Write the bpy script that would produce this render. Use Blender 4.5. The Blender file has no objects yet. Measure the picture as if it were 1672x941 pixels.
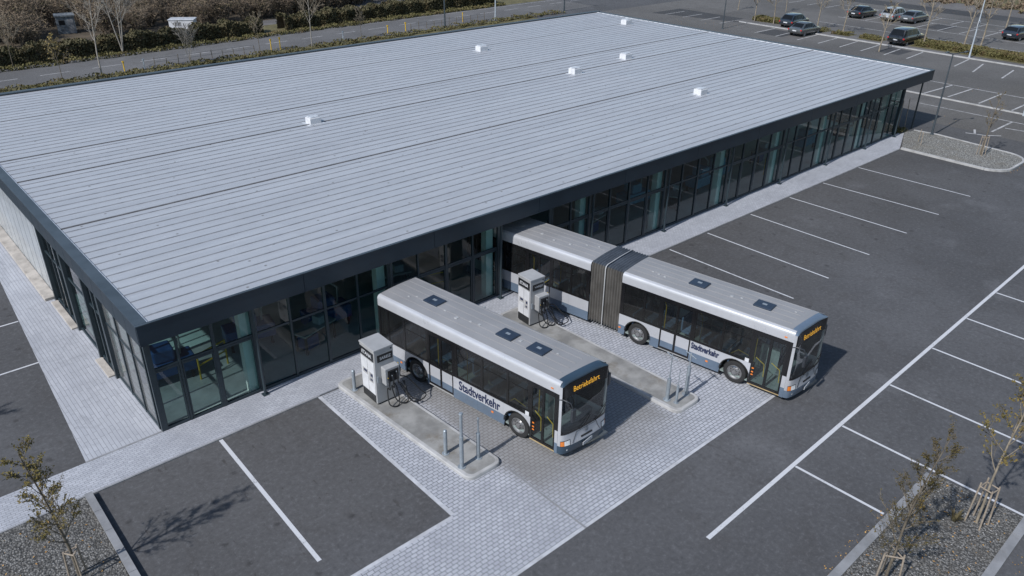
import bpy, bmesh, math, random
from mathutils import Vector, Matrix
from math import sin, cos, pi, radians, sqrt, atan2, hypot
random.seed(7)
SC = bpy.context.scene
COL = SC.collection
# ------------------------------------------------------------------ camera
cam = bpy.data.cameras.new('camera'); camo = bpy.data.objects.new('camera', cam); COL.objects.link(camo)
YAW, PIT, ROL = radians(42.0582), radians(27.8701), radians(0.865)
f = Vector((sin(YAW)*cos(PIT), cos(YAW)*cos(PIT), -sin(PIT)))
r0 = Vector((cos(YAW), -sin(YAW), 0)); u0 = r0.cross(f)
rr = r0*cos(ROL)+u0*sin(ROL); uu = -r0*sin(ROL)+u0*cos(ROL)
M = Matrix((rr, uu, -f)).transposed().to_4x4(); M.translation = (-5.7365, -24.4047, 17.5)
camo.matrix_world = M
cam.sensor_width = 36; cam.lens = 1293.62/1672*36; cam.clip_end = 2000; cam.clip_start = 0.1
SC.camera = camo
# ------------------------------------------------------------------ light
SUN_EL, SUN_AZ = 43.0, 4.0      # light travels towards azimuth SUN_AZ (from +X)
w = bpy.data.worlds.new('World'); SC.world = w; w.use_nodes = True
nt = w.node_tree; bg = nt.nodes['Background']
sky = nt.nodes.new('ShaderNodeTexSky'); sky.sky_type = 'NISHITA'; sky.sun_disc = False
sky.sun_elevation = radians(SUN_EL); sky.sun_rotation = radians(270-SUN_AZ)
sky.air_density = 1.3; sky.dust_density = 0.6; sky.ozone_density = 2.0
nt.links.new(sky.outputs[0], bg.inputs[0]); bg.inputs[1].default_value = 0.098
sl = bpy.data.lights.new('sun', 'SUN'); sl.energy = 3.85; sl.angle = radians(1.0); sl.color = (1.0, .98, .955)
so = bpy.data.objects.new('sun', sl); COL.objects.link(so)
d = Vector((cos(radians(SUN_EL))*cos(radians(SUN_AZ)), cos(radians(SUN_EL))*sin(radians(SUN_AZ)), -sin(radians(SUN_EL))))
so.rotation_euler = d.to_track_quat('-Z', 'Y').to_euler()
so.location = (-30, 0, 40)
SC.view_settings.view_transform = 'Standard'; SC.view_settings.look = 'None'
SC.view_settings.exposure = 0.2; SC.view_settings.gamma = 1.0
SC.render.engine = 'CYCLES'
SC.cycles.max_bounces = 8; SC.cycles.transparent_max_bounces = 24

# ------------------------------------------------------------------ materials
def newmat(name):
    m = bpy.data.materials.new(name); m.use_nodes = True
    n = m.node_tree; b = n.nodes['Principled BSDF']
    return m, n, b
def rgb(c): return (c[0], c[1], c[2], 1)
def mix(n, fac, a, b, blend='MIX'):
    x = n.nodes.new('ShaderNodeMix'); x.data_type = 'RGBA'; x.blend_type = blend
    for s, v in ((x.inputs[0], fac), (x.inputs[6], a), (x.inputs[7], b)):
        if hasattr(v, 'links'): n.links.new(v, s)
        elif isinstance(v, (int, float)): s.default_value = v
        else: s.default_value = rgb(v)
    return x.outputs[2]
def noise(n, vec, scale, detail=4, rough=.6, dist=0):
    x = n.nodes.new('ShaderNodeTexNoise'); x.inputs['Scale'].default_value = scale; x.inputs['Detail'].default_value = detail
    x.inputs['Roughness'].default_value = rough; x.inputs['Distortion'].default_value = dist
    n.links.new(vec, x.inputs['Vector']); return x.outputs['Fac']
def ramp(n, v, lo, hi, a=0.0, b=1.0):
    x = n.nodes.new('ShaderNodeMapRange'); x.inputs[1].default_value = lo; x.inputs[2].default_value = hi
    x.inputs[3].default_value = a; x.inputs[4].default_value = b; x.interpolation_type = 'SMOOTHSTEP'
    n.links.new(v, x.inputs[0]); return x.outputs[0]
def math_(n, op, a, b=None):
    x = n.nodes.new('ShaderNodeMath'); x.operation = op
    for s, v in ((x.inputs[0], a), (x.inputs[1], b)):
        if v is None: continue
        if hasattr(v, 'links'): n.links.new(v, s)
        else: s.default_value = v
    return x.outputs[0]
def coords(n, scale=(1, 1, 1), rot=(0, 0, 0), loc=(0, 0, 0), world=False):
    if world: src = n.nodes.new('ShaderNodeNewGeometry').outputs['Position']
    else: src = n.nodes.new('ShaderNodeTexCoord').outputs['Object']
    mp = n.nodes.new('ShaderNodeMapping'); mp.inputs['Scale'].default_value = scale; mp.inputs['Rotation'].default_value = rot
    mp.inputs['Location'].default_value = loc
    n.links.new(src, mp.inputs['Vector']); return mp.outputs[0]
def bump(n, b, h, strength=.3, dist=.02):
    x = n.nodes.new('ShaderNodeBump'); x.inputs['Strength'].default_value = strength; x.inputs['Distance'].default_value = dist
    n.links.new(h, x.inputs['Height']); n.links.new(x.outputs[0], b.inputs['Normal'])
def M_(name, c, rough=.5, metal=0.0, var=.12, vs=3.0, bmp=0.0, spec=.5, coat=0.0, dirt=0.0, dirtc=(.12, .10, .08)):
    m, n, b = newmat(name); v = coords(n, world=True)
    k = noise(n, v, vs, 5); k2 = noise(n, v, vs*9, 3)
    lo = [x*(1-var) for x in c]; hi = [min(x*(1+var), 1) for x in c]
    o = mix(n, ramp(n, k, .3, .7), lo, hi)
    o = mix(n, math_(n, 'MULTIPLY', k2, var*.8), o, [x*.6 for x in c])
    if dirt: o = mix(n, math_(n, 'MULTIPLY', ramp(n, noise(n, v, vs*.7, 6, .7), .5, .75), dirt), o, dirtc)
    n.links.new(o, b.inputs['Base Color'])
    n.links.new(ramp(n, k, .2, .8, rough*.85, min(rough*1.15, 1)), b.inputs['Roughness'])
    b.inputs['Metallic'].default_value = metal; b.inputs['Specular IOR Level'].default_value = spec
    b.inputs['Coat Weight'].default_value = coat
    if bmp: bump(n, b, noise(n, v, vs*12, 5), bmp, .01)
    return m
def glassmat(name, tint, refl=1.0, rough=.01, dust=0.0, dustc=(.35, .36, .37)):
    m, n, b = newmat(name); out = n.nodes['Material Output']
    n.nodes.remove(b)
    tr = n.nodes.new('ShaderNodeBsdfTransparent'); tr.inputs[0].default_value = rgb(tint)
    gl = n.nodes.new('ShaderNodeBsdfGlossy'); gl.inputs['Roughness'].default_value = rough
    gl.inputs['Color'].default_value = (refl, refl, refl, 1)
    v = coords(n, world=True)
    bp = n.nodes.new('ShaderNodeBump'); bp.inputs['Strength'].default_value = .04; bp.inputs['Distance'].default_value = .02
    n.links.new(noise(n, v, .9, 2), bp.inputs['Height']); n.links.new(bp.outputs[0], gl.inputs['Normal'])
    fr = n.nodes.new('ShaderNodeLayerWeight'); fr.inputs[0].default_value = .5
    fk = math_(n, 'ADD', math_(n, 'MULTIPLY', math_(n, 'POWER', fr.outputs['Facing'], 4.0), .9), .055)
    mx = n.nodes.new('ShaderNodeMixShader'); n.links.new(fk, mx.inputs[0])
    n.links.new(tr.outputs[0], mx.inputs[1]); n.links.new(gl.outputs[0], mx.inputs[2]); last = mx.outputs[0]
    if dust:
        df = n.nodes.new('ShaderNodeBsdfDiffuse'); df.inputs[0].default_value = rgb(dustc)
        m2 = n.nodes.new('ShaderNodeMixShader'); n.links.new(ramp(n, noise(n, v, 1.4, 6, .7), .25, .75, dust*.5, dust*1.2), m2.inputs[0])
        n.links.new(last, m2.inputs[1]); n.links.new(df.outputs[0], m2.inputs[2]); last = m2.outputs[0]
    n.links.new(last, out.inputs[0]); return m
def emit(name, c, s):
    m, n, b = newmat(name); b.inputs['Base Color'].default_value = rgb(c)
    b.inputs['Emission Color'].default_value = rgb(c); b.inputs['Emission Strength'].default_value = s
    return m

def asphalt(name, c, seed=0, spots=True, mark=None):
    m, n, b = newmat(name); v = coords(n, world=True, loc=(seed, seed*2, 0))
    big = noise(n, v, .09, 5, .6); mid = noise(n, v, .7, 6, .7, .6); fine = noise(n, v, 38, 3, .8)
    o = mix(n, ramp(n, big, .3, .7), [x*.80 for x in c], [x*1.18 for x in c])
    o = mix(n, math_(n, 'MULTIPLY', ramp(n, mid, .48, .68), .42), o, [c[0]*.72, c[1]*.69, c[2]*.66])
    sx_ = n.nodes.new('ShaderNodeSeparateXYZ'); gp_ = n.nodes.new('ShaderNodeNewGeometry'); n.links.new(gp_.outputs['Position'], sx_.inputs[0])
    wob_ = math_(n, 'ADD', sx_.outputs[1], math_(n, 'MULTIPLY', noise(n, v, .35, 4), 5.0))
    stall = math_(n, 'MULTIPLY', ramp(n, wob_, -8.5, -4.5), ramp(n, wob_, 1.5, 4.5, 1, 0))
    o = mix(n, math_(n, 'MULTIPLY', stall, .30), o, [c[0]*.80, c[1]*.745, c[2]*.66])
    vd_ = coords(n, scale=(3.2, 1.0, 1), world=True); dsh = ramp(n, noise(n, vd_, 1.3, 4, .6, .4), .63, .70)
    o = mix(n, math_(n, 'MULTIPLY', math_(n, 'MULTIPLY', dsh, stall), .65), o, [c[0]*.5, c[1]*.45, c[2]*.4])
    # faint smears drawn along the stalls
    vs = coords(n, scale=(1.9, .33, 1), world=True)
    sm = ramp(n, noise(n, vs, 1.1, 6, .75, .8), .57, .74); o = mix(n, math_(n, 'MULTIPLY', sm, .55), o, [c[0]*.6, c[1]*.55, c[2]*.5])
    # pale worn patches and fine hair cracks
    pw = ramp(n, noise(n, v, .25, 5, .65), .56, .75); o = mix(n, math_(n, 'MULTIPLY', pw, .5), o, [x*1.7 for x in c])
    if spots:
        vo = n.nodes.new('ShaderNodeTexVoronoi'); vo.voronoi_dimensions = '2D'; vo.inputs['Scale'].default_value = .62; vo.inputs['Randomness'].default_value = 1
        vv = n.nodes.new('ShaderNodeVectorMath'); vv.operation = 'ADD'
        nz = n.nodes.new('ShaderNodeTexNoise'); nz.inputs['Scale'].default_value = 3.0; n.links.new(v, nz.inputs['Vector'])
        sc = n.nodes.new('ShaderNodeVectorMath'); sc.operation = 'SCALE'; sc.inputs['Scale'].default_value = .25
        n.links.new(nz.outputs['Color'], sc.inputs[0]); n.links.new(v, vv.inputs[0]); n.links.new(sc.outputs[0], vv.inputs[1])
        n.links.new(vv.outputs[0], vo.inputs['Vector'])
        dd = math_(n, 'MULTIPLY', ramp(n, vo.outputs['Distance'], .02, .10, 1, 0), ramp(n, wob_, -11.0, -6.0))
        cc = n.nodes.new('ShaderNodeSeparateColor'); n.links.new(vo.outputs['Color'], cc.inputs[0])
        pick = math_(n, 'GREATER_THAN', cc.outputs[0], .55)
        o = mix(n, math_(n, 'MULTIPLY', math_(n, 'MULTIPLY', dd, pick), .72), o, [c[0]*.45, c[1]*.43, c[2]*.42])
    g2 = noise(n, v, 6, 6, .85); o = mix(n, ramp(n, g2, .5, .68, 0, .5), o, [x*1.9 for x in c]); o = mix(n, ramp(n, g2, .32, .5, .6, 0), o, [x*.55 for x in c])
    o = mix(n, ramp(n, fine, .6, .8, 0, .45), o, [x*2.8 for x in c])
    o = mix(n, ramp(n, fine, .2, .38, .45, 0), o, [x*.45 for x in c])
    if mark:
        wv = math_(n, 'ADD', math_(n, 'MULTIPLY', noise(n, v, 30, 3, .8), .5), math_(n, 'MULTIPLY', noise(n, v, 1.6, 5, .7), .5))
        o = mix(n, ramp(n, wv, mark[3], mark[3]+.12, .93, .15), o, mark[:3])
    n.links.new(o, b.inputs['Base Color']); b.inputs['Roughness'].default_value = .88; b.inputs['Specular IOR Level'].default_value = .25
    bump(n, b, fine, .35, .012)
    return m
def paving(name, c1, c2, mortar, bw, rh, rot=0.0, ms=.008, stain=None, off=.5):
    m, n, b = newmat(name); v = coords(n, rot=(0, 0, rot), world=True)
    br = n.nodes.new('ShaderNodeTexBrick'); br.inputs['Scale'].default_value = 1
    # small wobble so the courses are not ruler straight
    nz = n.nodes.new('ShaderNodeTexNoise'); nz.inputs['Scale'].default_value = 1.3; n.links.new(v, nz.inputs['Vector'])
    sb = n.nodes.new('ShaderNodeVectorMath'); sb.operation = 'SUBTRACT'; sb.inputs[1].default_value = (.5, .5, .5); n.links.new(nz.outputs['Color'], sb.inputs[0])
    sc = n.nodes.new('ShaderNodeVectorMath'); sc.operation = 'SCALE'; sc.inputs['Scale'].default_value = rh*.35; n.links.new(sb.outputs[0], sc.inputs[0])
    ad = n.nodes.new('ShaderNodeVectorMath'); ad.operation = 'ADD'; n.links.new(v, ad.inputs[0]); n.links.new(sc.outputs[0], ad.inputs[1])
    n.links.new(ad.outputs[0], br.inputs['Vector'])
    br.inputs['Color1'].default_value = rgb(c1); br.inputs['Color2'].default_value = rgb(c2); br.inputs['Mortar'].default_value = rgb(mortar)
    br.inputs['Mortar Size'].default_value = ms; br.inputs['Mortar Smooth'].default_value = .25; br.inputs['Brick Width'].default_value = bw
    br.inputs['Row Height'].default_value = rh; br.offset = off
    o = br.outputs['Color']
    k = noise(n, v, .5, 6, .65); o = mix(n, ramp(n, k, .35, .7, 0, .45), o, [x*.66 for x in c1])
    kk = noise(n, v, 1.3, 6, .75, 1.0); o = mix(n, ramp(n, kk, .52, .72, 0, .42), o, [x*.5 for x in c1])
    f2 = noise(n, v, 45, 3, .8); o = mix(n, ramp(n, f2, .3, .7, 0, .3), o, [x*.6 for x in c1])
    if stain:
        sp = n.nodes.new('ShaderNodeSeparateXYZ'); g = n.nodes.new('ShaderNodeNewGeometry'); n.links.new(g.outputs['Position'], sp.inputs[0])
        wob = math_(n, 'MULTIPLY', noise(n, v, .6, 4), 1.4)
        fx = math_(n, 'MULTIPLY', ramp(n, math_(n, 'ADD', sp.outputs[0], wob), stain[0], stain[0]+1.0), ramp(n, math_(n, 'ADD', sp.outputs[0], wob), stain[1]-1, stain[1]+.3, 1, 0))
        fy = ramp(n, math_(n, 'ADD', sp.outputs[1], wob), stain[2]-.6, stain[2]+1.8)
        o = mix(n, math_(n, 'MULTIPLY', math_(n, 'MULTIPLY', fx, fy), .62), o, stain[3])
    n.links.new(o, b.inputs['Base Color']); b.inputs['Roughness'].default_value = .85; b.inputs['Specular IOR Level'].default_value = .3
    bump(n, b, math_(n, 'SUBTRACT', math_(n, 'MULTIPLY', f2, .25), br.outputs['Fac']), .45, .012)
    return m
def gravelmat(name, c):
    m, n, b = newmat(name); v = coords(n, world=True)
    vo = n.nodes.new('ShaderNodeTexVoronoi'); vo.inputs['Scale'].default_value = 17; n.links.new(v, vo.inputs['Vector'])
    sp = n.nodes.new('ShaderNodeSeparateColor'); n.links.new(vo.outputs['Color'], sp.inputs[0])
    o = mix(n, sp.outputs[0], [x*.45 for x in c], [x*1.5 for x in c])
    o = mix(n, ramp(n, vo.outputs['Distance'], .35, .7, 0, .85), o, [x*.22 for x in c])
    o = mix(n, ramp(n, noise(n, v, .9, 5), .45, .7, 0, .5), o, [c[0]*.6, c[1]*.55, c[2]*.48])
    n.links.new(o, b.inputs['Base Color']); b.inputs['Roughness'].default_value = .9
    bump(n, b, math_(n, 'SUBTRACT', 1.0, vo.outputs['Distance']), .9, .04)
    return m
def roofmat():
    m, n, b = newmat('roof_metal'); v = coords(n)
    vs = coords(n, scale=(.22, 1.62, 1))
    k = noise(n, vs, 1.0, 5, .6); k2 = noise(n, v, .35, 5, .7); k3 = noise(n, v, 3.5, 5, .75)
    o = mix(n, ramp(n, k, .3, .7), (.395, .412, .447), (.445, .462, .498))
    o = mix(n, ramp(n, k2, .4, .7, 0, .38), o, (.33, .35, .385))
    o = mix(n, ramp(n, k3, .55, .75, 0, .4), o, (.56, .58, .62))
    st_ = noise(n, coords(n, scale=(1.5, .12, 1)), 1.0, 6, .75); o = mix(n, ramp(n, st_, .5, .75, 0, .22), o, (.36, .375, .40))
    # each sheet between two seams has its own slight tone
    br = n.nodes.new('ShaderNodeTexBrick'); br.inputs['Scale'].default_value = 1; br.inputs['Brick Width'].default_value = 14.6; br.inputs['Row Height'].default_value = .625
    br.inputs['Mortar Size'].default_value = 0; br.inputs['Color1'].default_value = (.97, .97, .97, 1); br.inputs['Color2'].default_value = (1.04, 1.04, 1.035, 1)
    n.links.new(v, br.inputs['Vector']); o = mix(n, 1.0, o, br.outputs['Color'], 'MULTIPLY')
    # small dark fixings / droppings
    vo = n.nodes.new('ShaderNodeTexVoronoi'); vo.voronoi_dimensions = '2D'; vo.inputs['Scale'].default_value = .42; n.links.new(v, vo.inputs['Vector'])
    o = mix(n, ramp(n, vo.outputs['Distance'], .012, .03, .8, 0), o, (.14, .13, .12))
    n.links.new(o, b.inputs['Base Color']); b.inputs['Metallic'].default_value = .25
    n.links.new(ramp(n, k2, .3, .7, .42, .6), b.inputs['Roughness'])
    bump(n, b, k, .25, .03)
    return m
def leafmat(name, a, b_, c_=None):
    m, n, b = newmat(name); v = coords(n, world=True)
    k = noise(n, v, 9, 2); o = mix(n, ramp(n, k, .35, .65), a, b_)
    if c_: o = mix(n, ramp(n, noise(n, v, .8, 4, .7), .5, .65), o, c_)
    n.links.new(o, b.inputs['Base Color']); b.inputs['Roughness'].default_value = .75; b.inputs['Specular IOR Level'].default_value = .2
    return m

MT = dict(
 asphalt=asphalt('asphalt', (.081, .082, .088)),
 asphalt_far=asphalt('asphalt_far', (.105, .102, .101), 5, False),
 road=asphalt('road_asphalt', (.115, .114, .117), 11, False),
 tarpath=asphalt('path_asphalt', (.125, .12, .12), 15, False),
 patch=asphalt('asphalt_patch', (.052, .053, .057), 3, False),
 mark=asphalt('road_paint', (.079, .080, .087), 9, False, (.53, .54, .575, .54)),
 mark_far=asphalt('worn_paint', (.088, .087, .088), 9, False, (.42, .42, .43, .49)),
 strip=paving('pavement_brick', (.37, .385, .43), (.455, .47, .52), (.14, .14, .15), .21, .105, 0, .006),
 terrace=paving('terrace_paving', (.38, .395, .44), (.44, .455, .50), (.13, .13, .14), 1.1, .132, pi/2, .0065, off=.37),
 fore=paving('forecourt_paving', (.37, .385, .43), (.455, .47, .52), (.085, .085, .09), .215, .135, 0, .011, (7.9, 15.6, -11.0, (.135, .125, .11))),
 kerb=M_('kerb_concrete', (.36, .36, .365), .85, var=.18, vs=1.5, bmp=.3, dirt=.35),
 edging=M_('edging_stone', (.42, .43, .465), .85, var=.15, vs=3, bmp=.2, dirt=.3),
 kerbd=M_('kerb_grey', (.22, .225, .24), .85, var=.18, vs=1.5, bmp=.3, dirt=.3),
 islandc=M_('island_concrete', (.235, .234, .23), .85, var=.28, vs=1.3, bmp=.25, dirt=.95, dirtc=(.13, .11, .085)),
 beige=M_('plinth_stone', (.38, .35, .32), .85, var=.2, vs=2, bmp=.2, dirt=.4),
 gravel=gravelmat('gravel', (.155, .152, .148)),
 gravel_far=gravelmat('gravel_pale', (.27, .265, .25)),
 soil=M_('soil', (.085, .066, .045), .95, var=.35, vs=.5, bmp=.5, dirt=.6, dirtc=(.045, .04, .03)),
 verge=M_('verge_turf', (.11, .098, .045), .95, var=.4, vs=1.2, bmp=.5, dirt=.7, dirtc=(.09, .07, .03)),
 roof=roofmat(),
 seam=M_('roof_seam', (.285, .29, .31), .55, .3, .2, 2),
 thick=M_('roof_joint', (.12, .115, .12), .6, .1, .3, 2),
 flash=M_('bright_flashing', (.60, .62, .66), .4, .3, .2, 3),
 navy=M_('dark_fascia', (.016, .028, .042), .38, .0, .12, .8, spec=.45, dirt=.12, dirtc=(.05, .055, .06)),
 navy_top=M_('dark_cap', (.055, .073, .092), .45, .15, .2, 1.0),
 frame=M_('window_frame', (.026, .040, .050), .4, 0, .1, 2),
 glass=glassmat('hall_glass', (.45, .60, .60), .8, .01, .0, (.25, .3, .32)),
 dustglass=glassmat('dusty_glass', (.5, .55, .56), 1.0, .05, .42, (.20, .21, .22)),
 blind=M_('pale_panel', (.34, .37, .40), .35, 0, .12, 1.0, coat=.4),
 floor_in=M_('hall_floor', (.42, .45, .45), .35, 0, .15, .6, dirt=.3),
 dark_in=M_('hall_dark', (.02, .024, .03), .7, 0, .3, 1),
 mint=M_('column_white', (.84, .88, .83), .5, 0, .05, 2),
 blue=M_('blue_paint', (.025, .085, .24), .4, 0, .15, 2),
 skyblue=M_('pale_blue_paint', (.12, .34, .52), .4, 0, .2, 2),
 yellow=M_('yellow_paint', (.62, .40, .03), .45, 0, .12, 3),
 silver=M_('bus_silver', (.48, .49, .525), .30, .25, .05, .7, coat=.35, dirt=.12, dirtc=(.25, .24, .23)),
 busroof=M_('bus_roof', (.265, .265, .275), .55, .1, .05, .8, dirt=.15, dirtc=(.19, .18, .17)),
 skirt=M_('bus_skirt', (.125, .17, .235), .35, .2, .08, .9, coat=.3, dirt=.25, dirtc=(.13, .12, .11)),
 bluedark=M_('bus_front_blue', (.035, .062, .095), .35, .1, .1, 1, coat=.4),
 black=M_('black_gloss', (.008, .008, .009), .25, 0, .1, 2, coat=.2),
 rubber=M_('rubber', (.018, .018, .019), .8, 0, .2, 6, bmp=.15),
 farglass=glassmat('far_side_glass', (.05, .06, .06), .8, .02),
 busglass=glassmat('bus_glass', (.25, .30, .30), .85, .01, .03),
 screen=glassmat('windscreen_glass', (.60, .68, .68), 1.0, .01, .02),
 rim=M_('rim_alloy', (.27, .27, .28), .4, .6, .2, 9, dirt=.4, dirtc=(.12, .1, .09)),
 hatch=M_('roof_hatch', (.022, .033, .055), .3, 0, .2, 3),
 white=M_('white_plastic', (.56, .57, .60), .45, 0, .08, 3),
 orange=M_('orange_lens', (.70, .20, .03), .25, 0, .05, 5, coat=.5),
 red=M_('red_lens', (.45, .02, .02), .25, 0, .05, 5, coat=.5),
 clear=M_('clear_lens', (.70, .72, .74), .15, 0, .15, 20, coat=.6), mirror=M_('mirror_grey', (.03, .034, .042), .4, 0, .1, 3),
 lens=M_('headlight_lens', (.62, .63, .64), .12, .6, .2, 20, coat=.6),
 textblue=M_('lettering_blue', (.012, .02, .06), .4, 0, .05, 3),
 amber=emit('amber_led', (1.0, .50, .05), .38),
 bellow=M_('bellows_fabric', (.115, .108, .10), .75, 0, .2, 2, bmp=.3, dirt=.4, dirtc=(.07, .06, .05)),
 bellowtop=M_('bellows_top', (.085, .10, .125), .7, 0, .2, 2, bmp=.3),
 businside=M_('bus_interior', (.19, .23, .225), .8, 0, .2, 2),
 dash=M_('dashboard_grey', (.13, .15, .155), .7, 0, .2, 4),
 seat=M_('seat_fabric', (.07, .12, .20), .85, 0, .25, 5),
 steel=M_('brushed_steel', (.37, .375, .385), .5, .15, .08, 2, dirt=.15, dirtc=(.2, .19, .18)),
 galv=M_('galvanised_steel', (.30, .34, .38), .45, .4, .1, 6),
 hose=M_('hose_rubber', (.012, .012, .013), .45, 0, .1, 5),
 display=M_('display_black', (.012, .013, .015), .3, 0, .1, 3),
 step=M_('step_edge', (.40, .30, .16), .6, 0, .2, 3),
 lamp=M_('lamp_post_grey', (.055, .07, .085), .5, .2, .12, 4),
 lightpole=M_('pale_pole', (.45, .50, .56), .45, .3, .12, 4),
 bark=M_('bark', (.13, .11, .085), .9, 0, .3, 8, bmp=.4),
 barkpale=M_('pale_bark', (.27, .25, .225), .9, 0, .25, 5, bmp=.3),
 twig=M_('twigs', (.23, .195, .15), .9, 0, .3, 4),
 twigdark=M_('dark_twigs', (.155, .122, .09), .9, 0, .35, .3),
 stake=M_('stake_wood', (.27, .225, .18), .85, 0, .2, 9),
 leafy=leafmat('autumn_leaves', (.10, .088, .028), (.155, .12, .04), (.20, .145, .045)),
 bud=leafmat('budding_leaves', (.19, .15, .06), (.25, .19, .07)),
 hedge=leafmat('hedge_leaves', (.064, .060, .032), (.10, .090, .050), (.125, .098, .052)),
 cover=leafmat('cover_leaves', (.085, .08, .033), (.135, .12, .05), (.12, .088, .045)),
 thicket=leafmat('thicket_leaves', (.125, .095, .068), (.18, .135, .095), (.125, .11, .055)),
 fallen=leafmat('fallen_leaf', (.36, .19, .06), (.45, .28, .10)),
 carblack=M_('car_black', (.012, .014, .018), .22, .2, .1, 1, coat=1.0),
 cargrey=M_('car_grey', (.11, .12, .13), .28, .5, .1, 1, coat=.8),
 carsilver=M_('car_silver', (.42, .44, .47), .28, .5, .1, 1, coat=.8),
 carblue=M_('car_dark_blue', (.018, .026, .04), .22, .2, .1, 1, coat=1.0),
 carglass=M_('car_glass', (.010, .012, .015), .12, 0, .1, 1, spec=.15),
 grime=M_('old_cabin', (.17, .19, .21), .8, 0, .4, 3, dirt=.6, dirtc=(.09, .08, .07)),
)
MB_ALL = []
# ------------------------------------------------------------------ mesh builder
class MB:
    def __init__(s): s.v = []; s.f = []
    def add(s, vs, fs):
        o = len(s.v); s.v += [tuple(p) for p in vs]; s.f += [tuple(i+o for i in q) for q in fs]; return s
    def box(s, x0, x1, y0, y1, z0, z1):
        return s.add([(x0,y0,z0),(x1,y0,z0),(x1,y1,z0),(x0,y1,z0),(x0,y0,z1),(x1,y0,z1),(x1,y1,z1),(x0,y1,z1)],
                     [(0,3,2,1),(4,5,6,7),(0,1,5,4),(1,2,6,5),(2,3,7,6),(3,0,4,7)])
    def sheet(s, pts, z):
        return s.add([(x, y, z) for x, y in pts], [tuple(range(len(pts)))])
    def prism(s, pts, z0, z1):
        n = len(pts)
        return s.add([(x, y, z0) for x, y in pts]+[(x, y, z1) for x, y in pts],
                     [tuple(range(n-1, -1, -1)), tuple(range(n, 2*n))]+[(i, (i+1) % n, n+(i+1) % n, n+i) for i in range(n)])
    def tube(s, pts, rad, n=8, caps=True):
        pts = [Vector(p) for p in pts]; k = len(pts)
        if not isinstance(rad, (list, tuple)): rad = [rad]*k
        vs = []; fs = []; prev = None
        for i, p in enumerate(pts):
            t = (pts[min(i+1, k-1)]-pts[max(i-1, 0)])
            t = t.normalized() if t.length > 1e-9 else Vector((0, 0, 1))
            if prev is None: a = t.orthogonal().normalized()
            else:
                a = prev-t*prev.dot(t); a = a.normalized() if a.length > 1e-6 else t.orthogonal().normalized()
            prev = a; b = t.cross(a)
            for j in range(n):
                q = 2*pi*j/n; vs.append(p+(a*cos(q)+b*sin(q))*rad[i])
        for i in range(k-1):
            for j in range(n): fs.append((i*n+j, i*n+(j+1) % n, (i+1)*n+(j+1) % n, (i+1)*n+j))
        if caps: fs.append(tuple(range(n-1, -1, -1))); fs.append(tuple((k-1)*n+j for j in range(n)))
        return s.add(vs, fs)
    def lathe(s, prof, c, axis='z', n=24):
        # prof: (radius, height) pairs about the axis through c
        vs = []; fs = []
        for rad, h in prof:
            for j in range(n):
                q = 2*pi*j/n; a, b = rad*cos(q), rad*sin(q)
                if axis == 'z': vs.append((c[0]+a, c[1]+b, c[2]+h))
                elif axis == 'x': vs.append((c[0]+h, c[1]+a, c[2]+b))
                else: vs.append((c[0]+b, c[1]+h, c[2]+a))
        for i in range(len(prof)-1):
            for j in range(n): fs.append((i*n+j, i*n+(j+1) % n, (i+1)*n+(j+1) % n, (i+1)*n+j))
        return s.add(vs, fs)
    def grid(s, P, nu, nv):
        vs = [P(i/nu, j/nv) for j in range(nv+1) for i in range(nu+1)]
        return s.add(vs, [(j*(nu+1)+i, j*(nu+1)+i+1, (j+1)*(nu+1)+i+1, (j+1)*(nu+1)+i) for j in range(nv) for i in range(nu)])
    def obj(s, name, mat, parent=None, smooth=None, bevel=0, solid=0, loc=None):
        me = bpy.data.meshes.new(name); me.from_pydata(s.v, [], s.f); me.update()
        bm = bmesh.new(); bm.from_mesh(me); bmesh.ops.recalc_face_normals(bm, faces=bm.faces); bm.to_mesh(me); bm.free()
        me.materials.append(MT[mat] if isinstance(mat, str) else mat)
        if smooth is not None:
            me.shade_smooth(); me.set_sharp_from_angle(angle=radians(smooth))
        o = bpy.data.objects.new(name, me); COL.objects.link(o)
        if parent: o.parent = parent
        if loc: o.location = loc
        if solid:
            md = o.modifiers.new('solid', 'SOLIDIFY'); md.thickness = solid; md.offset = 0
        if bevel:
            md = o.modifiers.new('bevel', 'BEVEL'); md.width = bevel; md.segments = 2; md.limit_method = 'ANGLE'; md.angle_limit = radians(50)
        return o
def thing(name, label, cat, loc=(0, 0, 0), rz=0, group=None):
    o = bpy.data.objects.new(name, None); COL.objects.link(o); o.empty_display_size = .2
    o.location = loc; o.rotation_euler = (0, 0, rz); o['label'] = label; o['category'] = cat
    if group: o['group'] = group
    return o
def tag(o, label, cat, group=None, kind=None):
    o['label'] = label; o['category'] = cat
    if group: o['group'] = group
    if kind: o['kind'] = kind
    return o
def struct(name, mb, mat, label=None, **k):
    o = mb.obj(name, mat, **k); o['kind'] = 'structure'
    if label: o['label'] = label
    o['category'] = name.replace('_', ' ').split('.')[0]
    return o
def copy_thing(root, loc, rz, label, group=None, scale=None):
    r = root.copy(); COL.objects.link(r); r.location = loc; r.rotation_euler = (0, 0, rz); r['label'] = label
    if group: r['group'] = group
    if scale: r.scale = scale
    for ch in list(root.children):
        c = ch.copy(); COL.objects.link(c); c.parent = r
        for g in list(ch.children):
            q = g.copy(); COL.objects.link(q); q.parent = c
    return r
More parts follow.
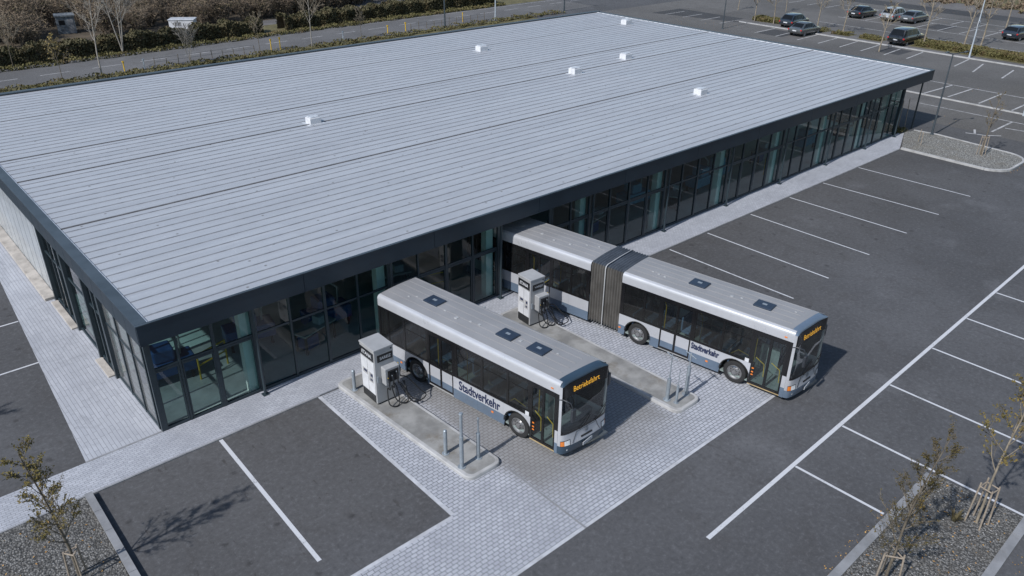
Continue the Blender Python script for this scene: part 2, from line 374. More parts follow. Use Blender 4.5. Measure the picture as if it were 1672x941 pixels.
def text_mesh(txt, size, spacing=1.0, bold=0.0, shear=0.0):
    cu = bpy.data.curves.new('t', 'FONT'); cu.body = txt; cu.size = size; cu.space_character = spacing; cu.offset = bold; cu.shear = shear
    cu.fill_mode = 'FRONT'; cu.resolution_u = 3
    ob = bpy.data.objects.new('t', cu); COL.objects.link(ob)
    me = bpy.data.meshes.new_from_object(ob); bpy.data.objects.remove(ob); 
    vs = [v.co.copy() for v in me.vertices]; fs = [tuple(p.vertices) for p in me.polygons]
    x0 = min(v.x for v in vs); x1 = max(v.x for v in vs); y0 = min(v.y for v in vs); y1 = max(v.y for v in vs)
    return [Vector((v.x-x0, v.y-y0, 0)) for v in vs], fs, x1-x0, y1-y0
def lettering(parent, txt, width, height, place, mat, bold=0.0, shear=0.0, name='lettering'):
    """place(u, v) -> point on the surface the writing lies on; u runs 0..width, v runs 0..height"""
    vs, fs, tw, th = text_mesh(txt, 1.0, 1.0, bold, shear)
    mb = MB(); mb.add([place(v.x/tw*width, v.y/th*height) for v in vs], fs)
    return mb.obj(name, mat, parent)

# ================================================================== GROUND
struct('ground', MB().sheet([(-260, -260), (420, -260), (420, 420), (-260, 420)], 0), 'asphalt', 'dark grey asphalt parking ground around the glass hall')
struct('parking_ground', MB().sheet([(61, -60), (128, -60), (128, 54), (61, 54)], .004), 'asphalt_far', 'paler worn asphalt of the far car park')
# raised pavement strip along the front of the hall
ky = -1.62
S = MB()
S.prism([(-30, 0), (-30, ky), (5.25, ky), (5.25, 0)], -.02, .03)
S.prism([(5.25, 0), (5.25, ky), (19.6, ky-.1), (19.6, 0)], -.02, .03)
S.prism([(19.6, 0), (19.6, ky-.1), (52.1, ky-.24), (56.2, -.3), (56.2, 0)], -.02, .03)
struct('pavement', S, 'strip', 'pale brick pavement strip along the front glazing')
K = MB()
for a, b in (((-30, ky), (5.2, ky)), ((19.6, ky-.1), (52.1, ky-.24))):
    n_ = int(hypot(b[0]-a[0], b[1]-a[1]))
    for i in range(n_):
        t0, t1 = i/n_, (i+1)/n_-.008/ (hypot(b[0]-a[0], b[1]-a[1])/n_)/n_
        x0, y0 = a[0]+(b[0]-a[0])*t0, a[1]+(b[1]-a[1])*t0; x1, y1 = a[0]+(b[0]-a[0])*t1, a[1]+(b[1]-a[1])*t1
        K.prism([(x0, y0-.075), (x1, y1-.075), (x1, y1-.003), (x0, y0-.003)], -.02, .036)
struct('kerb', K, 'kerbd', 'thin grey kerb along the front pavement')
# terrace on the left
T = MB().sheet([(0, .003), (0, 40), (-.55, 40), (-1.56, 16.2), (-2.5, .003)], .022)
struct('terrace', T, 'terrace', 'light paving with long joints beside the left wall')
struct('terrace_edge', MB().prism([(-2.5, -.04), (0.02, -.04), (0.02, .05), (-2.5, .05)], -.01, .036), 'kerbd', 'grey edging stone between terrace and pavement strip')
# forecourt
F = MB()
F.sheet([(5.12, -9.77), (5.12, -1.70), (5.25, -1.70), (18.6, -1.80), (18.6, -12.82), (-40, -12.82), (-40, -9.77)], .006)
struct('forecourt', F, 'fore', 'light block paving of the fuelling forecourt')
E_ = MB()
E_.sheet([(5.10, -9.77), (5.10, -1.7), (5.24, -1.7), (5.24, -9.77)], .0105); E_.sheet([(-40, -9.77), (-40, -9.89), (5.10, -9.89), (5.10, -9.77)], .0105)
E_.sheet([(-40, -12.82), (18.6, -12.82), (18.6, -12.70), (-40, -12.70)], .0105)
struct('forecourt_edge', E_, 'edging', 'pale edging row of the forecourt paving')
struct('drain_channel', MB().box(7.83, 7.90, -12.82, -9.2, -.01, .014).box(14.0, 14.05, -10.9, -1.9, -.01, .013), 'kerbd', 'thin grey channel in the forecourt paving')
# repaired asphalt patches
P_ = MB()
P_.sheet([(86, 49), (92.3, 49), (92.3, 33), (90.2, 33)], .009); 
P_.sheet([(120, 60), (124.5, 60), (124.5, -20), (120, -20)], .009)
P_.sheet([(85.2, 16.2), (88.6, 16.2), (88.6, 13.6), (85.2, 13.6)], .009)
P_.sheet([(84.4, 31), (88.4, 31), (88.4, 27.6), (84.4, 27.6)], .009)
P_.sheet([(105.5, 19.6), (110, 19.6), (110, 17.1), (105.5, 17.1)], .009)
struct('asphalt_patch', P_, 'patch', 'darker repaired asphalt patches in the far car park')
# painted lines
L = MB()
def line(x0, y0, x1, y1, wd=.1, z=.0045, mb=None):
    dx, dy = x1-x0, y1-y0; l = hypot(dx, dy); px, py = -dy/l*wd/2, dx/l*wd/2
    (mb or L).sheet([(x0+px, y0+py), (x0-px, y0-py), (x1-px, y1-py), (x1+px, y1+py)], z)
line(1.34, -1.72, 1.19, -8.72, .135)
for x, x2 in ((25.6, 25.75), (28.9, 28.95), (33.06, 33.1), (37.24, 37.4), (41.2, 41.55), (45.85, 46.1)): line(x, -1.95, x2, -9.08, .085)
line(10.3, -15.48, 70, -14.2, .14)
for x in (15.2, 18.45, 22.3, 26.3, 30.04, 33.7, 37.9, 42.1, 46.3, 50.5, 54.7): 
    yy = -15.48+(x-10.3)*.0214
    line(x, yy-.09, x+.08, -18.45 if x < 16 else yy-6.4, .10)
line(18.53, -21.9, 18.6, -27, .12)
line(-40, 7.55, -2.0, 7.55, .09); line(-40, 11.6, -1.85, 11.6, .09); 
struct('road_markings', L, 'mark', 'white painted parking lines around the hall')
L2 = MB()
for x0, y0, x1, y1 in ((84.2, 7.3, 89.2, 7.75), (82.9, 4.95, 87.9, 5.8), (82.3, 2.0, 87.2, 2.6), (84, 12.2, 89, 12.6), (84, 14.7, 89, 15.1), (84, 17.4, 89.2, 17.7), (84.2, 20, 89.2, 20.4), (84.2, 22.7, 89.2, 23),
      (84.2, 25.4, 89.2, 25.6), (84.2, 28.3, 89.2, 28.6), (84.2, 31.2, 89.2, 31.4), (82, -.8, 87, -.3), (82, -3.6, 87, -3.2),
      (70.1, 4.25, 75.6, 3.9), (70.5, 2.3, 75.3, 2.1), (70.3, -.4, 75.4, -.4), (70, -3.16, 75.2, -3.2), (70, -6, 75.2, -6), (70.2, 7, 75.2, 7), (70.2, 9.8, 75.2, 9.8), (70.2, 12.6, 75.2, 12.6),
      (62, -4.5, 66.2, -4.5), (63.9, -4.8, 64.2, -6.4), (60.1, -3.3, 60.6, -4.7), (60.3, -3.9, 61.6, -3.4), (60.6, -4.6, 61.4, -5.4),
      (75.6, 14, 75.5, -12), (104.3, 31, 104, 7), (110.5, 31, 109.3, 9), (98.5, 31, 98.2, 2), (115.5, 36, 114.6, 4)):
    line(x0, y0, x1, y1, .16, .0125, L2)
for y in (30.3, 27.2, 20.4, 17.6, 14.9, 12.1, 6.6, 4): line(104.5, y, 110.2, y-.1, .14, .0125, L2)
for y in range(0, 46, 3): line(110.8, y+.5, 115, y+.4, .14, .0125, L2)
for y in (38, 41, 44, 47): line(86.5, y, 90.8, y, .14, .0125, L2)
line(66.3, 3, 66.3, -14, .14, .0125, L2); line(66.3, 12, 66.3, 5.2, .14, .0125, L2)
struct('car_park_markings', L2, 'mark_far', 'worn white stall lines of the far car park')
# road behind the hall
struct('road', MB().sheet([(-90, 55.4), (84, 57.6), (84, 66.9), (-90, 62.6)], .008), 'road', 'grey road behind the hall')
D = MB()
for i in range(-10, 22):
    x = i*4.6+1.8; line(x, 59.2+x*.052, x+2.7, 59.2+(x+2.7)*.052, .13, .0125, D)
line(-90, 61.6, 84, 65.9, .1, .0125, D)
struct('lane_markings', D, 'mark_far', 'dashed white lane line on the road behind')
struct('path', MB().sheet([(-90, 67.5), (48, 71.9), (60, 78), (110, 86), (110, 91), (56, 82.4), (46, 75.4), (-90, 72)], .010), 'tarpath', 'pale narrow path between hedge and thicket')
struct('scrub_ground', MB().sheet([(-180, 69.6), (45, 75.2), (56, 82.2), (112, 90.8), (150, 92), (150, 230), (-180, 230)], .015), 'soil', 'brown soil under the thicket')
struct('verge', MB().sheet([(-90, 62.4), (84, 66.7), (84, 70), (58, 77.5), (48, 72), (-90, 67.7)], .013).sheet([(-60, 50.2), (70, 50.2), (70, 57.2), (-60, 55.5)], .014)
       .sheet([(130.5, -40), (175, -40), (175, 60), (133.5, 60)], .013), 'verge', 'dry turf verge beside the road')
# kerbs and beds
def kerbline(name, pts, wd, h, mat, label, seg=1.0):
    mb = MB()
    for a, b in zip(pts[:-1], pts[1:]):
        dx, dy = b[0]-a[0], b[1]-a[1]; l = hypot(dx, dy); n_ = max(1, round(l/seg)); px, py = -dy/l*wd/2, dx/l*wd/2
        g_ = .006/l if n_ > 1 else 0
        for i in range(n_):
            t0, t1 = i/n_+g_, (i+1)/n_-g_
            q0 = (a[0]+dx*t0, a[1]+dy*t0); q1 = (a[0]+dx*t1, a[1]+dy*t1)
            mb.prism([(q0[0]+px, q0[1]+py), (q0[0]-px, q0[1]-py), (q1[0]-px, q1[1]-py), (q1[0]+px, q1[1]+py)], -.02, h+random.uniform(-.002, .002))
    return struct(name, mb, mat, label)
kerbline('kerb', [(-2.92, -1.72), (-3.02, -14)], .22, .17, 'kerbd', 'grey kerb along the gravel bed by the leftmost young tree')
struct('gravel_bed', MB().sheet([(-30, -1.76), (-3.03, -1.76), (-3.13, -9.7), (-30, -9.7)], .07), 'gravel', 'dark gravel bed around the leftmost young tree')
kerbline('kerb', [(9.0, -18.72), (18.2, -18.62)], .26, .05, 'kerbd', 'flat grey kerb on the near side of the gravel bed', 1.0)
kerbline('kerb', [(11.2, -21.62), (18.45, -21.5)], .26, .05, 'kerbd', 'flat grey kerb on the far side of the gravel bed', 1.0)
struct('gravel_bed', MB().sheet([(9.0, -21.5), (9.0, -18.84), (18.3, -18.74), (18.42, -21.4)], .02), 'gravel', 'dark gravel bed with two staked young trees')
# gravel island at the far end of the hall (stadium shape)
def arc(cx, cy, rad, a0, a1, n=8): return [(cx+rad*cos(radians(a0+(a1-a0)*i/n)), cy+rad*sin(radians(a0+(a1-a0)*i/n))) for i in range(n+1)]
isl = [(52.2, -1.95)]+arc(53.5, -7.4, 1.4, 190, 270, 6)+arc(55.4, -7.2, 1.6, 270, 360, 7)+[(57.5, -2.2), (57.2, -.6), (56.2, -.32)]
struct('gravel_bed', MB().prism(isl, -.02, .10), 'gravel_far', 'pale gravel island beyond the end of the front pavement')
kerbline('kerb', [(52.12, -1.95)]+arc(53.5, -7.4, 1.47, 190, 270, 6)+arc(55.4, -7.2, 1.67, 270, 360, 7)+[(57.57, -2.2), (57.3, -.55)], .17, .14, 'kerb', 'white rounded kerb of the far gravel island', .9)
# far planting strips with kerbs
kerbline('kerb', [(89.5, 37), (89.45, -30)], .22, .12, 'kerb', 'long pale kerb of the far car park planting strip', 2)
kerbline('kerb', [(69.7, 14), (69.2, -14)], .16, .10, 'kerb', 'pale kerb between the two rows of far stalls', 2)
struct('footway', MB().sheet([(89.6, 38), (89.6, -30), (92.1, -30), (92.1, 38)], .02), 'tarpath', 'narrow grey footway beside the far planting strip')
struct('verge', MB().sheet([(92.1, 36.8), (92.1, 33.4), (94.2, 33.4), (94.2, 36.8)], .03).sheet([(91.2, 28.6), (91.2, 25.9), (93.6, 25.9), (93.6, 28.6)], .03)
       .sheet([(91.2, 25), (91.2, 22.6), (93.4, 22.6), (93.4, 25)], .03).sheet([(91.0, 21.5), (91.0, 18.6), (93.4, 18.6), (93.4, 21.5)], .03)
       .sheet([(91.2, 15.3), (91.2, -30), (95.2, -30), (95.4, 15.3)], .03).sheet([(55.6, 1.8), (55.6, -.2), (57.2, -.2), (57.2, 1.8)], .012), 'verge', 'dry turf patches around the far car park trees')
struct('far_pavement', MB().sheet([(124.6, 60), (124.6, -20), (130.4, -20), (133.4, 60)], .016), 'tarpath', 'pale pavement beyond the far car park')

# ================================================================== GLASS HALL
W_, D_ = 55.2, 34.0
H = thing('glass_hall', 'long low glass hall with dark fascia and pale ribbed metal roof', 'building')
RX0, RX1, RY0, RY1, ZT, ZB = -.16, 58.7, -.42, 34.4, 4.5, 3.73
# floor, ceiling, roof
MB().box(.08, W_-.05, .08, D_-.1, -.02, .05).obj('floor', 'floor_in', H)
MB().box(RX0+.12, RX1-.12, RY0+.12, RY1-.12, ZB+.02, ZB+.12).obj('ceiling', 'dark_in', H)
rf = MB().box(RX0+.40, RX1-.45, RY0+.10, RY1-.42, 4.25, 4.44).obj('roof', 'roof', H)
rb = MB(); y = RY0+.10+.5
thick = (9.4, 16.35, 20.0, 27.7)
pitch = .625; k = 0
while y < RY1-.6:
    if min(abs(y-t) for t in thick) > .28:
        rb.add([(RX0+.42, y-.028, 4.4405), (RX1-.47, y-.028, 4.4405), (RX1-.47, y-.01, 4.468), (RX0+.42, y-.01, 4.468), (RX0+.42, y+.01, 4.468), (RX1-.47, y+.01, 4.468), (RX0+.42, y+.028, 4.4405), (RX1-.47, y+.028, 4.4405)],
               [(0, 1, 2, 3), (3, 2, 5, 4), (4, 5, 7, 6), (0, 3, 4, 6), (1, 7, 5, 2)])
    y += pitch
rb.obj('standing_seams', 'seam', rf)
tb = MB()
for t in thick: tb.box(RX0+.42, RX1-.47, t-.05, t+.05, 4.4405, 4.468 if t != 27.7 else 4.455)
tb.obj('expansion_joints', 'thick', rf)
fl = MB().box(RX0+.385, RX0+.42, RY0+.12, RY1-.43, 4.30, 4.487).box(RX0+.43, RX1-.46, RY0+.10, RY0+.16, 4.30, 4.474).box(RX1-.458, RX1-.42, RY0+.12, RY1-.43, 4.3, 4.484)
fl.obj('flashing', 'flash', rf)
def vent(x, y, s=1.0):
    m = MB().box(x-.42*s, x+.42*s, y-.34*s, y+.34*s, 4.442, 4.442+.40*s)
    o = m.obj('roof_vent', 'white', rf, bevel=.03)
    MB().box(x-.34*s, x+.34*s, y-.26*s, y+.26*s, 4.442+.403*s, 4.442+.47*s).obj('vent_lid', 'flash', rf, bevel=.02)
    MB().box(x-.62*s, x+.62*s, y-.5*s, y+.5*s, 4.4425, 4.452).obj('vent_flashing', 'flash', rf)
for x, y, s in ((15.6, 16.5, .85), (36.3, 26.3, .95), (36.5, 15.9, .95), (43.3, 17.0, .95), (55.4, 27.5, 1.0), (38.7, 6.45, .9)): vent(x, y, s)
# fascia: panels with open joints
def fascia(axis, a0, a1, q0, q1, z0, z1, step, mb):
    n_ = round((a1-a0)/step)
    for i in range(n_):
        s0, s1 = a0+(a1-a0)*i/n_+.008, a0+(a1-a0)*(i+1)/n_-.008
        if axis == 'x': mb.box(s0, s1, q0, q1, z0, z1)
        else: mb.box(q0, q1, s0, s1, z0, z1)
fm = MB(); fascia('x', RX0, RX1, RY0, RY0+.06, ZB, ZT-.03, 5.8, fm); fm.obj('fascia', 'navy', H)
fm = MB(); fascia('x', RX0, RX1, RY1-.06, RY1, ZB, ZT-.03, 5.8, fm); fm.obj('fascia', 'navy', H)
fm = MB(); fascia('y', RY0+.07, RY1-.07, RX0, RX0+.06, ZB, ZT-.03, 1.15, fm); fm.obj('fascia', 'navy', H)
fm = MB(); fascia('y', RY0+.07, RY1-.07, RX1-.06, RX1, ZB, ZT-.03, 5.8, fm); fm.obj('fascia', 'navy', H)
MB().box(RX0+.062, RX1-.062, RY0+.062, RY0+.098, ZB+.004, ZT-.08).box(RX0+.062, RX0+.098, RY0+.1, RY1-.1, ZB+.004, ZT-.08).box(RX1-.098, RX1-.062, RY0+.1, RY1-.1, ZB+.004, ZT-.08).box(RX0+.062, RX1-.062, RY1-.098, RY1-.062, ZB+.004, ZT-.08).obj('fascia_backing', 'dark_in', H)
MB().box(RX0-.02, RX1+.02, RY0-.02, RY0+.098, ZT-.028, ZT).box(RX0-.02, RX0+.38, RY0+.10, RY1-.44, ZT-.028, ZT+.004).box(RX1-.418, RX1+.02, RY0+.10, RY1-.44, ZT-.028, ZT+.004).box(RX0-.02, RX1+.02, RY1-.42, RY1+.02, ZT-.028, ZT+.05).obj('roof_cap', 'navy_top', H)
# front glazing
posts_x = [3.72, 9.55, 15.35, 21.3, 27.2, 33.0, 38.8, 44.5, 50.0, 54.6]
def bay(axis, q, marks, skip=None, glass='glass', ztr=2.48, door=False, flip=1, parent=H):
    """a window part: frame bars at marks (positions along the wall), pane sub-part behind them"""
    fr = MB(); a, b = marks[0], marks[-1]
    def bx(s0, s1, o0, o1, z0, z1, mb):
        o0, o1 = q+flip*o0, q+flip*o1; o0, o1 = min(o0, o1), max(o0, o1)
        if axis == 'x': mb.box(s0, s1, o0, o1, z0, z1)
        else: mb.box(o0, o1, s0, s1, z0, z1)
    for i, m_ in enumerate(marks[:-1]):
        wd = .055 if (i % 2 == 0 or i == 0) else .035
        bx(m_-wd, m_+wd, -.05, .07, .031, ZB, fr)
    for m0, m1 in zip(marks[:-1], marks[1:]):
        w0 = .055+.001; 
        bx(m0+w0, m1-w0, -.03, .05, ztr-.04, ztr+.04, fr)
        bx(m0+w0, m1-w0, -.04, .06, .032, .14, fr)
        bx(m0+w0, m1-w0, -.03, .05, ZB-.10, ZB-.001, fr)
        if door:
            bx(m0+w0, m0+w0+.05, -.035, .055, .141, ztr-.051, fr); bx(m1-w0-.05, m1-w0, -.035, .055, .141, ztr-.051, fr)
            bx(m0+w0+.051, m1-w0-.051, -.035, .055, ztr-.13, ztr-.051, fr)
    w = fr.obj('window', 'frame', parent)
    pn = MB()
    if axis == 'x': pn.add([(a, q, .05), (b, q, .05), (b, q, ZB-.02), (a, q, ZB-.02)], [(0, 1, 2, 3)])
    else: pn.add([(q, a, .05), (q, b, .05), (q, b, ZB-.02), (q, a, ZB-.02)], [(0, 1, 2, 3)])
    pn.obj('pane', glass, w)
    return w
bay('x', .02, [.12, 1.05, 2.28, 3.75], door=True)
for i in range(len(posts_x)-1):
    a, b = posts_x[i], posts_x[i+1]
    if i == 2:   # the open bay the articulated bus stands in
        o = MB()
        o.box(18.55, 18.72, -.03, .09, .031, ZB).box(15.36, 15.52, -.03, .09, .031, ZB).box(15.53, 18.54, -.02, .08, ZB-.16, ZB-.002).obj('door_frame', 'frame', H)
        bay('x', .02, [18.75, 20.0, b+.03], door=True); continue
    n_ = 4 if i < 8 else 3
    bay('x', .02, [a+.03+(b-a)*j/n_ for j in range(n_+1)], door=(i % 2 == 1))
MB().box(0, .2, -.04, .09, .03, ZB).obj('corner_post', 'frame', H)
MB().box(W_-.2, W_, -.04, .1, .03, ZB).obj('corner_post', 'frame', H)
for x in posts_x:
    p = MB().tube([(x, -.27, .03), (x, -.27, ZB+.015)], .055, 12).box(x-.12, x+.12, -.39, -.15, .031, .05)
    p.obj('post', 'frame', H, smooth=40)
MB().tube([(57.9, -.1, .0), (57.9, -.1, ZB+.015)], .06, 12).obj('post', 'frame', H, smooth=40)
MB().tube([(58.1, 10, .0), (58.1, 10, ZB+.015)], .06, 12).obj('post', 'frame', H, smooth=40)
# left wall
bay('y', .02, [.22, 1.5, 2.9, 4.4], glass='dustglass', flip=1)
bay('y', .02, [4.45, 5.0, 5.55, 6.3], glass='glass')
bay('y', .02, [6.35, 9.1], glass='glass')
bay('y', .02, [9.15, 9.8, 10.5, 11.3, 12.5], glass='glass')
pm = MB()
yy = 12.6
while yy < 33.8: pm.box(-.01, .03, yy+.02, min(yy+1.1, 33.9)-.02, .03, ZB-.02); yy += 1.12
pm.obj('wall_panels', 'blind', H); MB().box(.032, .09, 12.55, 33.95, .03, ZB-.01).obj('wall_backing', 'frame', H)
for y in (4.42, 6.32, 9.12, 12.55): MB().box(-.12, .10, y-.09, y+.09, .023, ZB).obj('pier', 'frame', H)
MB().box(-.34, -.06, 4.6, 6.2, -.01, .09).box(-.34, -.06, 9.3, 12.4, -.01, .09).box(-.5, -.02, 12.7, 34, -.01, .16).obj('plinth', 'beige', H, bevel=.015)
# right wall, back wall
for i in range(6): bay('y', W_-.02, [.1+i*5.65+j*1.41 for j in range(5)], flip=-1)
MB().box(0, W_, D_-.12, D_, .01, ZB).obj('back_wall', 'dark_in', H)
# inside: columns, low partition wall, rails
cols = [3.52, 9.3, 15.02, 21.0, 26.9, 32.6, 38.35, 44.05, 49.3, 53.2]
for x in cols:
    for y in (.32, 12, 23): MB().box(x-.19, x+.19, y-.17, y+.17, .051, ZB+.02).obj('column', 'mint', H)
for y in (1.2, 6.4, 12.5): MB().box(.3, W_-.3, y-.08, y+.08, ZB-.32, ZB+.019).obj('ceiling_beam', 'frame', H)
for x in cols: MB().box(x-.07, x+.07, 1.3, D_-.3, ZB-.22, ZB+.018).obj('ceiling_beam', 'frame', H)
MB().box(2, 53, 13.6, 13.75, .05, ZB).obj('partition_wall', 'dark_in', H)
# things standing in the hall
def trestle(x, y, kind, label):
    t = thing('workshop_machine', label, 'machine', (x, y, .05), random.uniform(-.2, .2), 'machines standing inside the hall')
    m = 'blue' if kind == 0 else 'skyblue'
    MB().box(-1.0, 1.0, -.45, .45, .35, .95).obj('housing', m, t, bevel=.06)
    MB().box(-.5, .3, -.38, .38, .96, 1.5).obj('hood', m, t, bevel=.08)
    for sx in (-.8, .8):
        for sy in (-.35, .35): MB().box(sx-.05, sx+.05, sy-.05, sy+.05, 0, .35).obj('leg', 'dark_in', t)
    MB().tube([(.55, 0, .95), (.6, 0, 1.7), (.2, .1, 2.1)], .04, 8).obj('pipe', 'steel', t, smooth=40)
    return t
for i, (x, y, kk, lb) in enumerate(((1.4, 3.0, 0, 'blue machine behind the corner glazing of the hall'), (4.9, 3.4, 0, 'blue machine right of the first inner column'), (8.0, 2.6, 0, 'blue machine in the hall behind the silver fuel pump'),
        (28.6, 3.2, 1, 'pale blue machine in the hall just past the articulated bus'), (34.0, 2.4, 1, 'pale blue machine in the middle of the right glazing'), (36.3, 2.8, 1, 'second pale blue machine in the middle of the right glazing'), (46.5, 2.6, 1, 'pale blue machine near the far end of the glazing'))):
    trestle(x, y, kk, lb)
for i_, (x, y, rz_, lb_) in enumerate(((6.9, 1.6, .3, 'grey workbench inside the hall, right of the corner bays'), (12.0, 3.6, -.2, 'grey workbench deep inside the hall behind the single bus'), (24.3, 2.2, .2, 'grey workbench inside, just right of the articulated bus'),
        (30.6, 1.7, .5, 'grey workbench inside the fourth bay right of the articulated bus'), (41.6, 3.0, .1, 'grey workbench inside the right half of the hall'), (51.4, 2.2, -.3, 'grey workbench inside the last bay of the hall'))):
    t = thing('workbench', lb_, 'workbench', (x, y, .05), rz_, 'workbenches inside the hall')
    MB().box(-.9, .9, -.35, .35, .82, .90).obj('worktop', 'steel', t, bevel=.01)
    for sx in (-.8, .8):
        for sy in (-.28, .28): MB().box(sx-.04, sx+.04, sy-.04, sy+.04, 0, .82).obj('leg', 'lamp', t)
    MB().box(-.75, -.1, -.3, .3, .15, .7).obj('cabinet', 'lamp' if i_ % 2 else 'blue', t, bevel=.02)
    MB().box(.1, .55, -.2, .2, .901, 1.25).obj('vice', 'lightpole', t, bevel=.03)
def rail(x, y, l, label, rz=0):
    t = thing('guard_rail', label, 'guard rail', (x, y, .05), rz, 'yellow rails inside the hall')
    for s in (0, l): MB().tube([(s, 0, 0), (s, 0, 1.1)], .035, 8).obj('rail_post', 'yellow', t, smooth=40)
    MB().tube([(0, 0, 1.08), (l, 0, 1.08)], .035, 8).tube([(0, 0, .6), (l, 0, .6)], .03, 8).obj('rail_bar', 'yellow', t, smooth=40)
rail(2.3, 2.2, 1.3, 'yellow guard rail inside the corner of the hall', .3)
rail(10.6, 1.3, 1.6, 'yellow guard rail inside, behind the rear of the single bus', .2)
rail(39.4, 1.3, 1.5, 'yellow guard rail inside the right half of the glazing', .4)
rail(12.6, 2.1, 1.2, 'yellow guard rail inside, left of the open bay', -.3)

